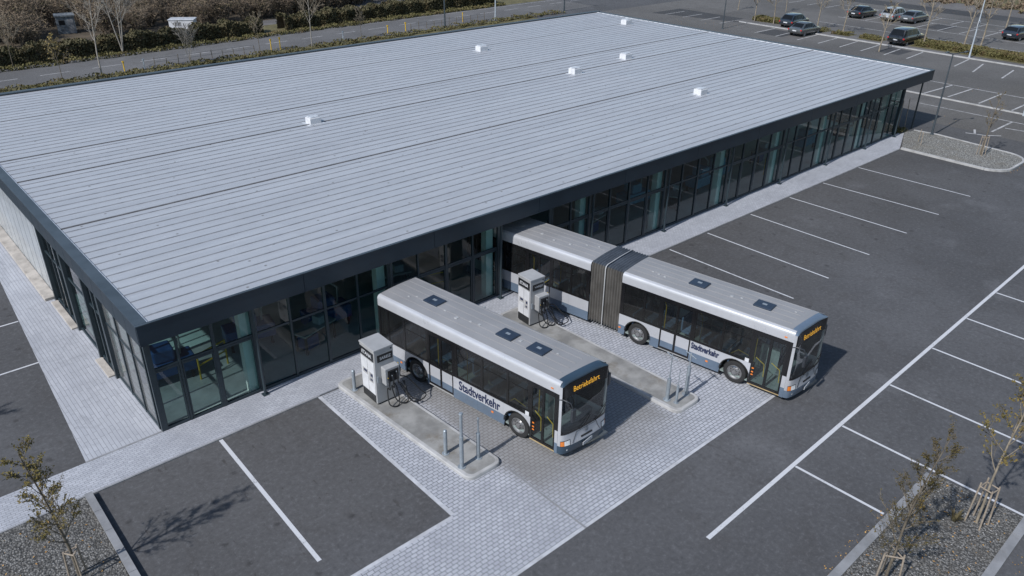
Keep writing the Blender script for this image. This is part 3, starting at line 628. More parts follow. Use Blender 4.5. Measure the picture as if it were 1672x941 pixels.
# ================================================================== BUSES
def make_bus(name, label, loc, rz, Wd, segs, bell, wheels, hatches, bits, txt_s, roof_fit=True):
    """local axes: x across (0 = door side), y = distance back from the front, z up. segs: list of dicts"""
    B = thing(name, label, 'bus', loc, rz)
    ZS, ZM, ZW0, ZW1, ZC, ZR = .24, .66, 1.16, 2.62, 2.93, 3.05     # skirt bottom/top, window band, cantrail, roof edge
    DF = .20; SK = .16
    def fs(t, z):
        a = abs(t); base = DF*(1-(1-min(a, 1)**4.5)**(1/4.5))-SK*(1+t)
        lean = max(z-1.05, 0)*.10*(1-a**4)
        top = 0
        if z > 2.86: top = (z-2.86)**2*5.5*(1-a**4)
        bul = -.045*math.exp(-((z-.50)/.2)**2)*(1-a**6)-.05*(1-t*t)
        return base+lean+top+bul
    def patch(nm, t0, t1, z0, z1, mat, off=0.0, nt=14, nz=5, par=B, solid=0, edge=None):
        def P(u, v):
            uu_ = t0+(t1-t0)*u; t = sin(uu_*pi/2); z = z0+(z1-z0)*v
            if edge: z = edge(u, z)
            return (Wd/2+Wd/2*t, fs(t, z)-off, z)
        return MB().grid(P, nt, nz).obj(nm, mat, par, smooth=45, solid=solid)
    def wheel_cut(s, arches, z0):
        z = z0
        for c_, r_ in arches:
            if abs(s-c_) < r_: z = max(z, .46+sqrt(r_*r_-(s-c_)**2))
        return z
    def strip(nm, s0, s1, z0, z1, x, mat, arches=(), par=B):
        n_ = max(1, int((s1-s0)/.04))
        if not any(abs(c_-(s0+s1)/2) < (s1-s0)/2+r_ for c_, r_ in arches): n_ = 1
        runs = [[]]
        for i in range(n_):
            a, b = s0+(s1-s0)*i/n_, s0+(s1-s0)*(i+1)/n_
            za, zb = wheel_cut(a, arches, z0), wheel_cut(b, arches, z0)
            if za >= z1 and zb >= z1: runs.append([]); continue
            za, zb = min(za, z1-.001), min(zb, z1-.001)
            runs[-1].append([(x, a, za), (x, b, zb), (x, b, z1), (x, a, z1)])
        for rn in runs:
            if not rn: continue
            mb = MB()
            for q in rn: mb.add(q, [(0, 1, 2, 3)])
            bm_ = mb.obj(nm, mat, par)
            b2 = bmesh.new(); b2.from_mesh(bm_.data); bmesh.ops.remove_doubles(b2, verts=b2.verts, dist=1e-4); b2.to_mesh(bm_.data); b2.free()
            md = bm_.modifiers.new('s', 'SOLIDIFY'); md.thickness = .03; md.offset = 0
    arches = [(c_, .60) for c_ in wheels]
    LT = segs[-1]['s1']
    # ---- body shells per segment
    for sg in segs:
        s0, s1 = sg['s0'], sg['s1']
        prof = [(0, ZW1), (0, 2.88), (.012, 2.95), (.04, 3.0), (.085, 3.035), (.15, 3.052)]
        mb = MB()
        for side in (0, 1):
            pts = [(x if side == 0 else Wd-x, z) for x, z in prof]
            vs = [(x, s, z) for s in ((DF-2*SK*side) if s0 == 0 else s0, s1) for x, z in pts]; k_ = len(pts)
            mb.add(vs, [(i, i+1, k_+i+1, k_+i) for i in range(k_-1)])
        mb.obj('cantrail', 'silver', B, smooth=60)
        rm = MB(); n_ = 10
        rp = [(.15+(Wd-.30)*i/n_, 3.052+.035*sin(pi*i/n_)) for i in range(n_+1)]
        rm.add([(x, s if s > s0 else (s0 if s0 > 0 else .38-2*SK*x/Wd), z) for s in (s0, s1) for x, z in rp], [(i, i+1, n_+2+i, n_+1+i) for i in range(n_)])
        ro = rm.obj('roof', 'busroof', B, smooth=60)
        rg = MB()
        for i in range(2, n_, 2):
            x, z = rp[i]; rg.box(x-.012, x+.012, max(s0, .4)+.12, s1-.12, z-.01, z+.014)
        for x in (.165, Wd-.165): rg.box(x-.012, x+.012, max(s0, .4)+.02, s1-.02, 3.045, 3.068)
        rg.obj('roof_ribs', 'steel' if False else 'busroof', ro)
        # lower sides, split at the doors
        cutsd = sorted([(d0, d1) for d0, d1, *_ in sg['doors']]); spans = []; a = s0
        for d0, d1 in cutsd:
            if d0 > a+.02: spans.append((a, d0-.01))
            a = d1+.01
        if a < s1-.02: spans.append((a, s1))
        for a, b in spans:
            a_ = max(a, DF) if s0 == 0 else a
            n_ = max(1, round((b-a_)/1.3))
            for i in range(n_):     # body panels with fine joints
                p0, p1 = a_+(b-a_)*i/n_+(.004 if i else 0), a_+(b-a_)*(i+1)/n_
                strip('side_panel', p0, p1, ZM+.004, ZW0, .0, 'silver', arches)
                strip('skirt_panel', p0, p1, ZS, ZM, .002, 'skirt', arches)
        a_ = DF if s0 == 0 else s0
        af = DF-2*SK if s0 == 0 else s0
        strip('side_panel', af, s1, ZM+.004, ZW0, Wd, 'silver', arches); strip('skirt_panel', af, s1, ZS, ZM, Wd-.002, 'skirt', arches)
        # window band
        def band(x, wins, sgn):
            bl = MB(); edges = sorted(wins); prev = af
            for w0, w1 in edges:
                if w0 > prev+.002: bl.box(min(x, x+sgn*.04), max(x, x+sgn*.04), prev, w0, ZW0+.001, ZW1)
                bl.box(min(x, x+sgn*.04), max(x, x+sgn*.04), w0+.0005, w1-.0005, ZW0+.001, ZW0+.07); bl.box(min(x, x+sgn*.04), max(x, x+sgn*.04), w0+.0005, w1-.0005, ZW1-.10, ZW1)
                prev = w1
            if prev < s1-.002: bl.box(min(x, x+sgn*.04), max(x, x+sgn*.04), prev, s1, ZW0+.001, ZW1)
            bl.obj('window_frame', 'black', B)
            for w0, w1 in edges:
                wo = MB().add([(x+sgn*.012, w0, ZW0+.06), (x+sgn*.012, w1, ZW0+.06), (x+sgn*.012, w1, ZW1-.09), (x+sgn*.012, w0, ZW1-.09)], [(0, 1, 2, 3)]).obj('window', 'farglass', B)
                if w1-w0 > .8:
                    MB().box(min(x, x+sgn*.01), max(x, x+sgn*.01), w0+.02, w1-.02, ZW1-.50, ZW1-.475).obj('window_bar', 'businside', wo)
        doors_gap = [(d0, d1) for d0, d1, *_ in sg['doors']]
        # left side: treat doors as holes
        bl = MB(); edges = sorted([(w0, w1, 'w') for w0, w1 in sg['wins']]+[(d0-.05, d1+.05, 'd') for d0, d1 in doors_gap]); prev = a_
        for w0, w1, kd in edges:
            if w0 > prev+.004: bl.box(-.004, .04, prev, w0-.001, ZW0+.001, ZW1)
            if kd == 'd' and bl.v: bl.obj('window_frame', 'black', B); bl = MB()
            if kd == 'w':
                bl.box(-.003, .04, w0, w1, ZW0+.001, ZW0+.07); bl.box(-.003, .04, w0, w1, ZW1-.10, ZW1)
                wo = MB().add([(.010, w0, ZW0+.06), (.010, w1, ZW0+.06), (.010, w1, ZW1-.09), (.010, w0, ZW1-.09)], [(0, 1, 2, 3)]).obj('window', 'busglass', B)
                if w1-w0 > .8: MB().box(-.004, .02, w0+.02, w1-.02, ZW1-.48, ZW1-.455).obj('window_bar', 'black', wo)
            prev = w1+.001 if kd == 'w' else w1
        if prev < s1-.004: bl.box(-.004, .04, prev, s1, ZW0+.001, ZW1)
        if bl.v: bl.obj('window_frame', 'black', B)
        band(Wd, sg['wins_far'], -1)
        # doors
        for d0, d1, kd in sg['doors']:
            fr = MB(); zb, zt = .30, ZW1-.02; c_ = (d0+d1)/2; bw = .055
            fr.box(-.006, .04, d0-.05, d0+bw, zb, zt).box(-.006, .04, d1-bw, d1+.05, zb, zt).box(-.008, .042, c_-.05, c_+.05, zb, zt)
            fr.box(-.005, .04, d0+bw, d1-bw, zt-.16, zt-.001).box(-.005, .04, d0+bw, d1-bw, zb, zb+.09)
            if kd == 'panel':
                fr.box(-.004, .04, d0+bw, d1-bw, ZW0-.02, ZW0+.08)
            do = fr.obj('door', 'black', B)
            for g0, g1 in ((d0+bw, c_-.05), (c_+.05, d1-bw)):
                z0 = zb+.09 if kd == 'glass' else ZW0+.08
                MB().add([(.012, g0, z0), (.012, g1, z0), (.012, g1, zt-.16), (.012, g0, zt-.16)], [(0, 1, 2, 3)]).obj('door_glass', 'screen', do)
                if kd == 'panel':
                    MB().box(-.003, .03, g0, g1, ZM+.003, ZW0-.021).obj('door_panel', 'silver', do); MB().box(-.003, .03, g0, g1, zb+.091, ZM).obj('door_skirt', 'skirt', do)
                elif kd == 'glass':
                    MB().tube([(.06, g0+.05, .75), (.10, g0+.1, 1.25), (.08, g1-.06, 1.45)], .017, 6).obj('door_handle', 'yellow', do, smooth=40)
            MB().box(-.02, .06, d0-.02, d1+.02, .262, .282).obj('door_step', 'kerb' if kd == 'panel' else 'step', do)
            for i, (sa, sb) in enumerate(((d0+.1, d1-.1),)): pass
        # floor, underbody, inner ceiling
        MB().box(.06, Wd-.06, max(s0, .35), s1-.02, .30, .36).obj('bus_floor', 'businside', B)
        MB().box(.17, Wd-.17, s0+.4, s1-.05, 3.0, 3.03).obj('inner_ceiling', 'businside', B)
        # seats
        y = s0+(2.1 if s0 == 0 else .5)
        while y < s1-.7:
            indoor = any(d0-.35 < y+.25 < d1+.25 for d0, d1, *_ in sg['doors'])
            for x in ((.10, .56) if not indoor else ())+(Wd-1.0, Wd-.54):
                sm = MB().box(x, x+.43, y, y+.42, .62, .72); so_ = sm.obj('seat', 'seat', B, bevel=.03)
                MB().box(x, x+.43, y+.38, y+.46, .68, 1.32).obj('seat_back', 'seat', so_, bevel=.03)
            y += .86
        # grab poles
        for yy_, xx_ in [(d0-.12, .62) for d0, d1, *_ in sg['doors']]+[(d1+.14, .62) for d0, d1, *_ in sg['doors']]:
            if s0+.4 < yy_ < s1-.2: MB().tube([(xx_, yy_, .36), (xx_, yy_, 1.9), (xx_-.3, yy_+.05, 2.5)], .02, 6).obj('grab_pole', 'yellow', B, smooth=40)
        MB().tube([(.14, s0+1.7, 1.35), (.14, s0+2.2, 1.45), (.16, s0+2.55, 1.1)], .018, 6).obj('grab_pole', 'yellow', B, smooth=40)
    # ---- wheels
    for c_ in wheels:
        for sd in (0, 1):
            x0 = .02 if sd == 0 else Wd-.02; q = 1 if sd == 0 else -1
            tb_ = MB().lathe([(.30, .02*q), (.40, .0), (.455, .02*q), (.475, .06*q), (.48, .14*q), (.475, .22*q), (.45, .27*q), (.28, .27*q)], (x0, c_, .48), 'x', 36)
            wo = tb_.obj('wheel', 'rubber', B, smooth=35)
            rm_ = MB().lathe([(.30, .02*q), (.285, .015*q), (.27, .05*q), (.20, .09*q), (.155, .045*q), (.15, .03*q), (.085, .02*q), (.08, -.005*q), (.0, -.01*q)], (x0, c_, .48), 'x', 30)
            ri = rm_.obj('rim', 'rim', wo, smooth=30)
            hb = MB()
            for j in range(10):
                a = 2*pi*j/10; hb.lathe([(.014, -.005*q+.03*q), (.014, .005*q), (0, .0)], (x0, c_+.118*cos(a), .48+.118*sin(a)), 'x', 6)
            for j in range(10):
                a = 2*pi*(j+.5)/10; hb.lathe([(.022, .068*q), (.0, .0665*q)], (x0, c_+.19*cos(a), .48+.19*sin(a)), 'x', 8)
            hb.obj('wheel_nuts', 'rubber', wo)
        # wheel housing
        hs = MB(); n_ = 14
        for sd in (0, 1):
            xa, xb = (.016, .42) if sd == 0 else (Wd-.42, Wd-.016)
            vs = []
            for i in range(n_+1):
                a = pi*i/n_; vs += [(xa, c_+.605*cos(a), .42+.605*sin(a)), (xb, c_+.605*cos(a), .42+.605*sin(a))]
            hs.add(vs, [(2*i, 2*i+1, 2*i+3, 2*i+2) for i in range(n_)])
            xi = xb if sd == 0 else xa
            hs.box(min(xi, xi+.01), max(xi, xi+.01), c_-.6, c_+.6, .25, 1.0)
        hs.obj('wheel_housing', 'rubber', B)
        for xs in (-.018, Wd-.004):
            lip = MB()
            vs = []; 
            for i in range(n_+1):
                a = pi*i/n_
                for rr_, xx_ in ((.60, xs), (.635, xs), (.635, xs+.022), (.60, xs+.022)): vs.append((xx_, c_+rr_*cos(a), .46+rr_*sin(a)))
            lip.add(vs, [(4*i+j, 4*i+(j+1) % 4, 4*i+4+(j+1) % 4, 4*i+4+j) for i in range(n_) for j in range(4)])
            lip.obj('wheel_arch', 'rubber', B)
        MB().box(.01, .35, c_+.60, c_+.63, .16, .5).obj('mud_flap', 'rubber', B)
    # ---- front
    zt_e = None
    patch('bumper', -1, 1, .25, .56, 'skirt' if bell else 'bluedark', .0)
    patch('front_panel', -1, 1, .563, 1.03, 'silver', .0)
    patch('windscreen_surround', -.985, .985, 1.033, 1.12, 'black', .006, nz=2)
    patch('corner_pillar', -1, -.90, 1.033, 2.93, 'silver', .0, 5, 12); patch('corner_pillar', .90, 1, 1.033, 2.93, 'silver', .0, 5, 12)
    ws = patch('windscreen', -.90, .90, 1.12, 2.44, 'screen', .004, 20, 8)
    patch('windscreen_seal', -.90, -.885, 1.12, 2.44, 'black', .007, 2, 6, ws); patch('windscreen_seal', .885, .90, 1.12, 2.44, 'black', .007, 2, 6, ws)
    dp = patch('destination_display', -.90, .90, 2.442, 2.925, 'black', .002, 20, 5)
    # top cap curves from the display to the roof
    capm = 'skirt' if bell else 'bluedark'
    def PC(u, v):
        uu_ = -1+2*u; t = sin(uu_*pi/2); a = v*pi/2; yy0 = fs(t, 2.93); ye = .40-SK*(1+t)
        edge = .13*abs(t)**10
        return (Wd/2+(Wd/2-edge*v)*t, yy0+(ye-yy0)*(1-cos(a)), 2.93+(.135+.035*(1-t*t)-.07*abs(t)**8)*sin(a))
    MB().grid(PC, 24, 6).obj('roof_cap', capm, B, smooth=60)
    # writing on the display
    tx = 'Betriebsfahrt'
    wd, hg = 1.18, .20; xs = Wd/2-wd/2+.05
    def pl(u, v):
        x = xs+u; t = (x-Wd/2)/(Wd/2); z = 2.56+v; return (x, fs(t, z)-.014, z)
    lettering(dp, tx, wd, hg, pl, 'amber', .0)
    # headlights, indicators, plate, badge, wipers
    for sd in (-1, 1):
        patch('headlight_housing', sd*.48, sd*.91, .565, .79, 'black', .006, 6, 3); hl = patch('headlight', sd*.50, sd*.70, .585, .77, 'clear', .012, 5, 3); patch('indicator', sd*.705, sd*.90, .585, .77, 'orange', .012, 5, 3)
        patch('fog_light', sd*.58, sd*.63, .37, .43, 'clear', .012, 2, 2)
    def pf(t, z, off=.02): return (Wd/2+Wd/2*t, fs(t, z)-off, z)
    lp = MB().box(Wd/2-.26, Wd/2+.26, fs(0, .42)-.045, fs(0, .42)-.03, .37, .49).obj('license_plate', 'white', B)
    lettering(lp, 'S·TV 2140' if bell else 'S·TV 1180', .42, .075, lambda u, v: (Wd/2-.21+u, fs(0, .42)-.0465, .392+v), 'textblue', .01)
    MB().lathe([(.075, -.012), (.085, .0), (.075, .012)], (Wd/2, fs(0, .9)-.012, .90), 'y', 20).tube([(Wd/2, fs(0, .9)-.02, .90), (Wd/2, fs(0, .9)-.02, .975)], .008, 5).tube([(Wd/2, fs(0, .9)-.02, .90), (Wd/2-.06, fs(0, .9)-.02, .86)], .008, 5).tube([(Wd/2, fs(0, .9)-.02, .90), (Wd/2+.06, fs(0, .9)-.02, .86)], .008, 5).obj('emblem', 'rim', B, smooth=40)
    patch('grille', -.16, .16, .66, .73, 'black', .010, 4, 2)
    MB().tube([pf(-.6, .6, .006), pf(-.5, .8, .006), pf(-.44, .98, .006)], .008, 5).tube([pf(.6, .6, .006), pf(.5, .8, .006), pf(.44, .98, .006)], .008, 5).tube([pf(-.44, .98, .006), pf(-.2, .99, .006), pf(.2, .99, .006), pf(.44, .98, .006)], .006, 5).obj('panel_joint', 'black', B)
    for t0, t1 in ((-.35, .12), (.35, .86)):
        MB().tube([pf(t0, 1.06, .04), pf((t0+t1)/2, 1.20, .05), pf(t1, 1.42, .04)], .012, 5).tube([pf(t1-.45, 1.30, .035), pf(t1-.1, 1.42, .035), pf(t1+.06, 1.50, .03)], .010, 4).obj('wiper', 'black', B)
    # mirrors
    mr = MB().tube([(.01, .22, 2.42), (.0, .02, 2.50), (.08, -.20, 2.44), (.14, -.26, 2.2)], .022, 8).obj('mirror_arm', 'mirror', B, smooth=50)
    MB().box(.04, .26, -.33, -.22, 1.72, 2.22).obj('mirror', 'mirror', mr, bevel=.05)
    mr = MB().tube([(Wd-.01, -.06, 2.60), (Wd+.10, -.14, 2.66), (Wd+.13, -.16, 2.5)], .022, 8).obj('mirror_arm', 'mirror', B, smooth=50)
    MB().box(Wd+.03, Wd+.22, -.22, -.12, 2.02, 2.52).obj('mirror', 'mirror', mr, bevel=.05)
    # cab
    MB().box(.10, Wd-.12, .20, .70, .98, 1.06).box(.12, Wd-.12, .22, .28, .4, .979).obj('dashboard', 'dash', B, bevel=.03)
    MB().box(Wd-.85, Wd-.35, 1.05, 1.55, .75, .9).box(Wd-.85, Wd-.35, 1.5, 1.62, .85, 1.75).obj('driver_seat', 'seat', B, bevel=.05)
    sw = MB(); sw.tube([(Wd-.6+.21*cos(2*pi*i/16), .88+.12*sin(2*pi*i/16), 1.22+.17*sin(2*pi*i/16)) for i in range(17)], .018, 6).tube([(Wd-.6, .88, 1.22), (Wd-.6, .72, 1.0)], .03, 6)
    sw.obj('steering_wheel', 'black', B, smooth=50)
    MB().box(Wd-1.0, Wd-.97, .95, 1.7, .36, 1.5).obj('cab_partition', 'businside', B)
    # rear
    MB().box(.0, Wd, LT-.03, LT, ZM, ZW0).box(0, Wd, LT-.03, LT, 2.3, ZW1+.3).box(0, .25, LT-.03, LT, ZW0+.001, 2.299).box(Wd-.25, Wd, LT-.03, LT, ZW0+.001, 2.299).obj('rear_panel', 'silver', B)
    MB().add([(0, LT-.005, ZW1+.3), (.0, LT-.005, 2.93), (.04, LT-.005, 3.0), (.15, LT-.005, 3.05), (Wd/2, LT-.005, 3.085), (Wd-.15, LT-.005, 3.05), (Wd-.04, LT-.005, 3.0), (Wd, LT-.005, 2.93), (Wd, LT-.005, ZW1+.3)], [(0, 1, 2, 3, 4, 5, 6, 7, 8)]).obj('rear_cap', 'silver', B)
    MB().box(.25, Wd-.25, LT-.02, LT-.01, ZW0, 2.3).obj('rear_window', 'busglass', B)
    MB().box(.0, Wd, LT-.03, LT+.03, ZS, ZM-.003).obj('rear_bumper', 'skirt', B)
    for x in (.06, Wd-.20): MB().box(x, x+.14, LT, LT+.02, .8, 1.1).obj('tail_light', 'red', B)
    # side marks
    for s_ in ([.20] if False else [])+[1.38+.02, wheels[0]+1.15, wheels[1]-.95, wheels[1]+.85]:
        if any(d0-.15 < s_ < d1+.15 for sg in segs for d0, d1, *_ in sg['doors']) or s_ > LT-.2: continue
        MB().box(-.03, -.012, s_-.05, s_+.05, .50, .56).obj('side_marker', 'orange', B)
    MB().box(-.022, -.012, .45, .55, 2.73, 2.78).obj('side_marker', 'orange', B)
    for z in (.82, .70, .98): MB().box(-.024, -.014, wheels[0]-.74, wheels[0]-.66, z, z+.05).obj('side_marker', 'orange', B)
    MB().box(-.020, -.012, wheels[0]-.60+.1, wheels[0]-.44+.1, 1.17, 1.33).obj('notice_sticker', 'white', B)
    # side writing, towards the front
    s_hi, s_lo = txt_s
    lettering(B, 'Stadtverkehr', s_hi-s_lo, .20*(s_hi-s_lo)+(.05 if bell else 0), lambda u, v: (-.022, s_hi-u, .72+v+(.12 if bell else 0)), 'textblue', .045 if bell else .028, name='side_lettering')
    # roof furniture
    for s_ in hatches:
        ho = MB().box(Wd/2-.26, Wd/2+.30, s_-.36, s_+.36, 3.08, 3.15).obj('roof_hatch', 'hatch', B, bevel=.025)
        MB().box(Wd/2-.28, Wd/2+.32, s_-.38, s_+.38, 3.06, 3.088).obj('hatch_frame', 'steel', ho)
        MB().box(Wd/2-.02, Wd/2+.09, s_-.09, s_+.09, 3.151, 3.158).obj('hatch_grip', 'galv', ho)
    for s_, x, a in bits:
        MB().box(x-a*.35, x+a*.35, s_-.035, s_+.035+a*.3, 3.07, 3.105).obj('roof_fitting', 'steel', B, bevel=.01)
    # bellows
    if bell:
        b0, b1 = bell; n_ = 12; prof = []
        def ring(inset, s):
            x0, x1, z0, z1, r_ = inset, Wd-inset, .30+inset, 3.10-inset, .16
            return [(x0, s, z0), (x0, s, (z0+z1)/2), (x0, s, z1-r_), (x0+r_*.3, s, z1-r_*.3), (x0+r_, s, z1), (Wd/2, s, z1+.02), (x1-r_, s, z1), (x1-r_*.3, s, z1-r_*.3), (x1, s, z1-r_), (x1, s, (z0+z1)/2), (x1, s, z0), (Wd/2, s, z0)]
        for part, sel, mt in (('bellows', None, 'bellow'),):
            vs = []; fs_ = []; K_ = 12; stn = []
            for i in range(n_):
                a = b0+(b1-b0)*i/n_; dl_ = (b1-b0)/n_
                stn += [(.10, a), (.012, a+dl_*.30), (-.012, a+dl_*.45), (.0, a+dl_*.62), (.06, a+dl_*.85)]
            stn.append((.10, b1))
            for ins, s in stn: vs += ring(ins, s)
            fs_side = []; fs_top = []
            for i in range(len(stn)-1):
                for j in range(K_):
                    q = (i*K_+j, i*K_+(j+1) % K_, (i+1)*K_+(j+1) % K_, (i+1)*K_+j)
                    (fs_top if j in (3, 4, 5, 6) else fs_side).append(q)
            used = sorted({i for q in fs_side for i in q}); ix = {v_: k2 for k2, v_ in enumerate(used)}; be = MB().add([vs[i] for i in used], [tuple(ix[i] for i in q) for q in fs_side]).obj('bellows', 'bellow', B, smooth=30); mt_ = MB(); used = sorted({i for q in fs_top for i in q}); ix = {v_: k2 for k2, v_ in enumerate(used)}; mt_.add([vs[i] for i in used], [tuple(ix[i] for i in q) for q in fs_top]); mt_.obj('bellows_top', 'bellowtop', be, smooth=30)
            mid = (b0+b1)/2+.05
            vs = ring(-.022, mid-.022)+ring(-.022, mid+.022); MB().add(vs, [(j, (j+1) % K_, K_+(j+1) % K_, K_+j) for j in range(K_)]).obj('hoop', 'steel', be, smooth=30)
        MB().box(.1, Wd-.1, b0-.05, b1+.05, .30, .36).obj('bus_floor', 'businside', B)
    return B
make_bus('city_bus', 'silver single-deck city bus standing between the two fuel pumps, blue skirt', (9.43, -10.18, 0), radians(7.5), 2.12,
    [dict(s0=0, s1=9.05, doors=[(.33, 1.36, 'glass'), (5.02, 6.28, 'panel')], wins=[(1.50, 2.36), (2.46, 3.55), (3.66, 4.82), (6.42, 7.55), (7.66, 8.45), (8.52, 8.92)],
          wins_far=[(.4, 1.5), (1.7, 3.1), (3.2, 4.6), (4.7, 6.1), (6.2, 7.6), (7.7, 8.9)])],
    None, [1.93, 6.98], [1.95, 3.35, 7.0], [(2.75, 1.1, .18), (4.55, .95, .16), (4.95, .9, .12), (5.5, .75, .22), (6.2, .85, .1), (7.75, .9, .1), (8.0, .7, .08), (1.3, 1.3, .07)], (4.72, 2.72))
make_bus('articulated_bus', 'silver articulated bus with grey bellows reaching out of the hall', (18.05, -13.38, 0), radians(9.0), 2.14,
    [dict(s0=0, s1=7.42, doors=[(.36, 1.58, 'glass'), (4.12, 5.48, 'panel')], wins=[(1.72, 2.80), (2.90, 3.98), (5.62, 6.25), (6.35, 7.25)], wins_far=[(.4, 1.5), (1.7, 3.1), (3.2, 4.6), (4.7, 6.1), (6.2, 7.3)]),
     dict(s0=8.98, s1=16.0, doors=[(11.05, 12.3, 'panel')], wins=[(9.15, 9.9), (10.0, 10.92), (12.45, 13.6), (13.7, 14.9)], wins_far=[(9.2, 10.6), (10.7, 12.1), (12.2, 13.6), (13.7, 15.6)])],
    (7.42, 8.98), [2.18, 6.50, 14.4], [1.85, 4.55], [(3.1, 1.0, .16), (2.75, 1.1, .1), (.75, 1.4, .06), (5.9, .75, .1), (6.2, .8, .12), (6.5, .85, .1), (10.0, 1.2, .1), (10.6, .8, .16), (11.4, .7, .14), (12.2, .9, .2), (13.4, 1.0, .3), (9.5, 1.4, .08)], (4.06, 2.86))

# ================================================================== FUEL ISLANDS
def rrect(cx, y0, y1, w0, rad, skew):
    pts = []
    for (sx, yy_, a0) in ((1, y0, 270), (1, y1, 0), (-1, y1, 90), (-1, y0, 180)):
        ccx = cx+sx*(w0/2-rad); ccy = yy_+(rad if yy_ == y0 else -rad)
        for i in range(6):
            a = radians(a0+90*i/5); pts.append((ccx+rad*cos(a), ccy+rad*sin(a)))
    return [(x+(y_-y0)*skew, y_) for x, y_ in pts]
for cx, y0, y1, sk, lb in ((7.18, -9.0, -1.45, -.065, 'concrete kerb island carrying the nearer fuel pump'), (15.16, -11.15, -1.5, -.045, 'concrete kerb island between the two buses')):
    outer = rrect(cx, y0, y1, 1.42, .30, sk); inner = rrect(cx, y0+.13, y1-.13, 1.16, .20, sk)
    t = thing('fuel_island', lb, 'kerb island')
    n_ = len(outer); mb = MB(); rings = [(outer, -.02), (outer, .115), (rrect(cx, y0+.02, y1-.02, 1.38, .29, sk), .14), (inner, .142)]
    vs = []
    for pts, z in rings: vs += [(x, y_, z) for x, y_ in pts]
    mb.add(vs, [(k_*n_+i, k_*n_+(i+1) % n_, (k_+1)*n_+(i+1) % n_, (k_+1)*n_+i) for k_ in range(3) for i in range(n_)]).obj('kerb_rim', 'kerb', t, smooth=40)
    MB().sheet(inner, .1395).obj('slab', 'islandc', t)
def pump(loc, rz, wx, wy, h, label, s1, s2):
    t = thing('fuel_pump', label, 'fuel pump', loc, rz, None)
    MB().box(0, wx, 0, wy, .06, h).obj('cabinet', 'steel', t, bevel=.02)
    MB().box(.04, wx-.04, .04, wy-.04, 0, .06).obj('base', 'dark_in', t)
    MB().box(-.015, wx+.015, -.015, wy+.015, h-.05, h+.02).obj('top_cap', 'steel', t, bevel=.012)
    # left face (x=0) : sign, white door, label sheet, kick plate
    MB().box(-.012, -.001, .06, wy-.05, .42, h-.55).obj('door_panel', 'white', t)
    sg = MB().box(-.02, -.001, .05, wy-.04, h-.48, h-.14).obj('sign_panel', 'display', t)
    lettering(sg, s1, wy*.66, .15, lambda u, v: (-.0225, wy*.84-u, h-.38+v), 'white', .02, .2)
    MB().box(-.014, -.001, .06, wy-.05, .08, .40).obj('kick_panel', 'display', t)
    MB().box(-.0165, -.0125, .14, .44*wy, h-1.42, h-1.02).box(-.0165, -.0125, .50*wy, .86*wy, h-1.22, h-1.0).obj('notice', 'kerb', t)
    MB().box(-.0185, -.0170, .16, .32*wy, h-1.18, h-1.06).box(-.0185, -.0170, .55*wy, .78*wy, h-1.14, h-1.04).box(-.0185, -.017, .18, .34*wy, h-1.36, h-1.28).obj('notice_print', 'textblue', t)
    MB().box(-.0155, -.0122, wy*.5-.004, wy*.5+.004, .42, h-.56).obj('door_joint', 'dark_in', t)
    # front face (y=0)
    sg = MB().box(.12, wx-.06, -.02, -.001, h-.52, h-.24).obj('sign_panel', 'display', t)
    lettering(sg, s2, wx*.58, .12, lambda u, v: (.12+wx*.12+u, -.0225, h-.44+v), 'white', .015)
    MB().box(wx-.12, wx-.07, -.012, -.001, h-.14, h-.09).obj('lock', 'display', t)
    bx = MB().box(wx*.30, wx*1.05, -.30, -.002, h-1.42, h-.72).obj('dispenser_box', 'steel', t, bevel=.02)
    MB().box(wx*.42, wx*.98, -.312, -.301, h-1.30, h-.82).obj('meter_face', 'display', bx)
    MB().box(wx*.52, wx*.80, -.318, -.313, h-1.02, h-.88).obj('meter_window', 'carglass', bx)
    MB().box(.06, .11, -.05, -.001, h-1.35, h-1.1).obj('handle', 'galv', t)
    noz = [(wx*.42, -.36, h-1.25), (wx*.62, -.38, h-1.2), (wx*.86, -.38, h-1.1), (wx*1.12, -.2, h-.95)]
    for i, (x, y, z) in enumerate(noz):
        no = MB().tube([(x, y+.05, z+.13), (x, y-.03, z+.02), (x, y-.02, z-.14)], [.028, .035, .022], 8).obj('nozzle', 'display', t, smooth=40)
        MB().tube([(x, y+.04, z+.12), (x, y+.10, z+.20)], .014, 6).obj('spout', 'yellow' if i in (0, 3) else 'galv', no, smooth=40)
    ctrl = [[(.02, -.10, .55), (-.06, -.30, .16), (.12, -.44, .05), (.32, -.38, .10), (.36, -.20, .60), (.34, -.06, .80)],
            [(.03, -.12, .60), (.10, -.28, .20), (.30, -.46, .06), (.52, -.42, .10), (.56, -.20, .55), (.54, -.06, .75)],
            [(.16, -.24, .62), (.40, -.50, .22), (.62, -.62, .06), (.42, -.62, .06), (.30, -.40, .35), (.42, -.05, .70)],
            [(.26, -.20, .68), (.62, -.42, .34), (.80, -.56, .08), (.50, -.66, .04), (.16, -.56, .10), (.02, -.05, .62)]]
    for (x, y, z), cl_ in zip(noz, ctrl):
        P = [Vector((x, y, z-.12)), Vector((x+.01, y-.03, z-.32))]
        for i, (dx, dy, az) in enumerate(cl_): P.append(Vector((x+dx, dy-.08, az if i else (z-.30)*.55+az*.45)))
        pts = []
        for i in range(len(P)-1):
            p0, p1, p2, p3 = P[max(i-1, 0)], P[i], P[i+1], P[min(i+2, len(P)-1)]
            for q in range(7):
                u = q/7; pts.append(.5*((2*p1)+(-p0+p2)*u+(2*p0-5*p1+4*p2-p3)*u*u+(-p0+3*p1-3*p2+p3)*u**3))
        pts.append(P[-1])
        for p in pts: p.z = max(p.z, .026)
        MB().tube(pts, .023, 8).obj('hose', 'hose', t, smooth=60)
    return t
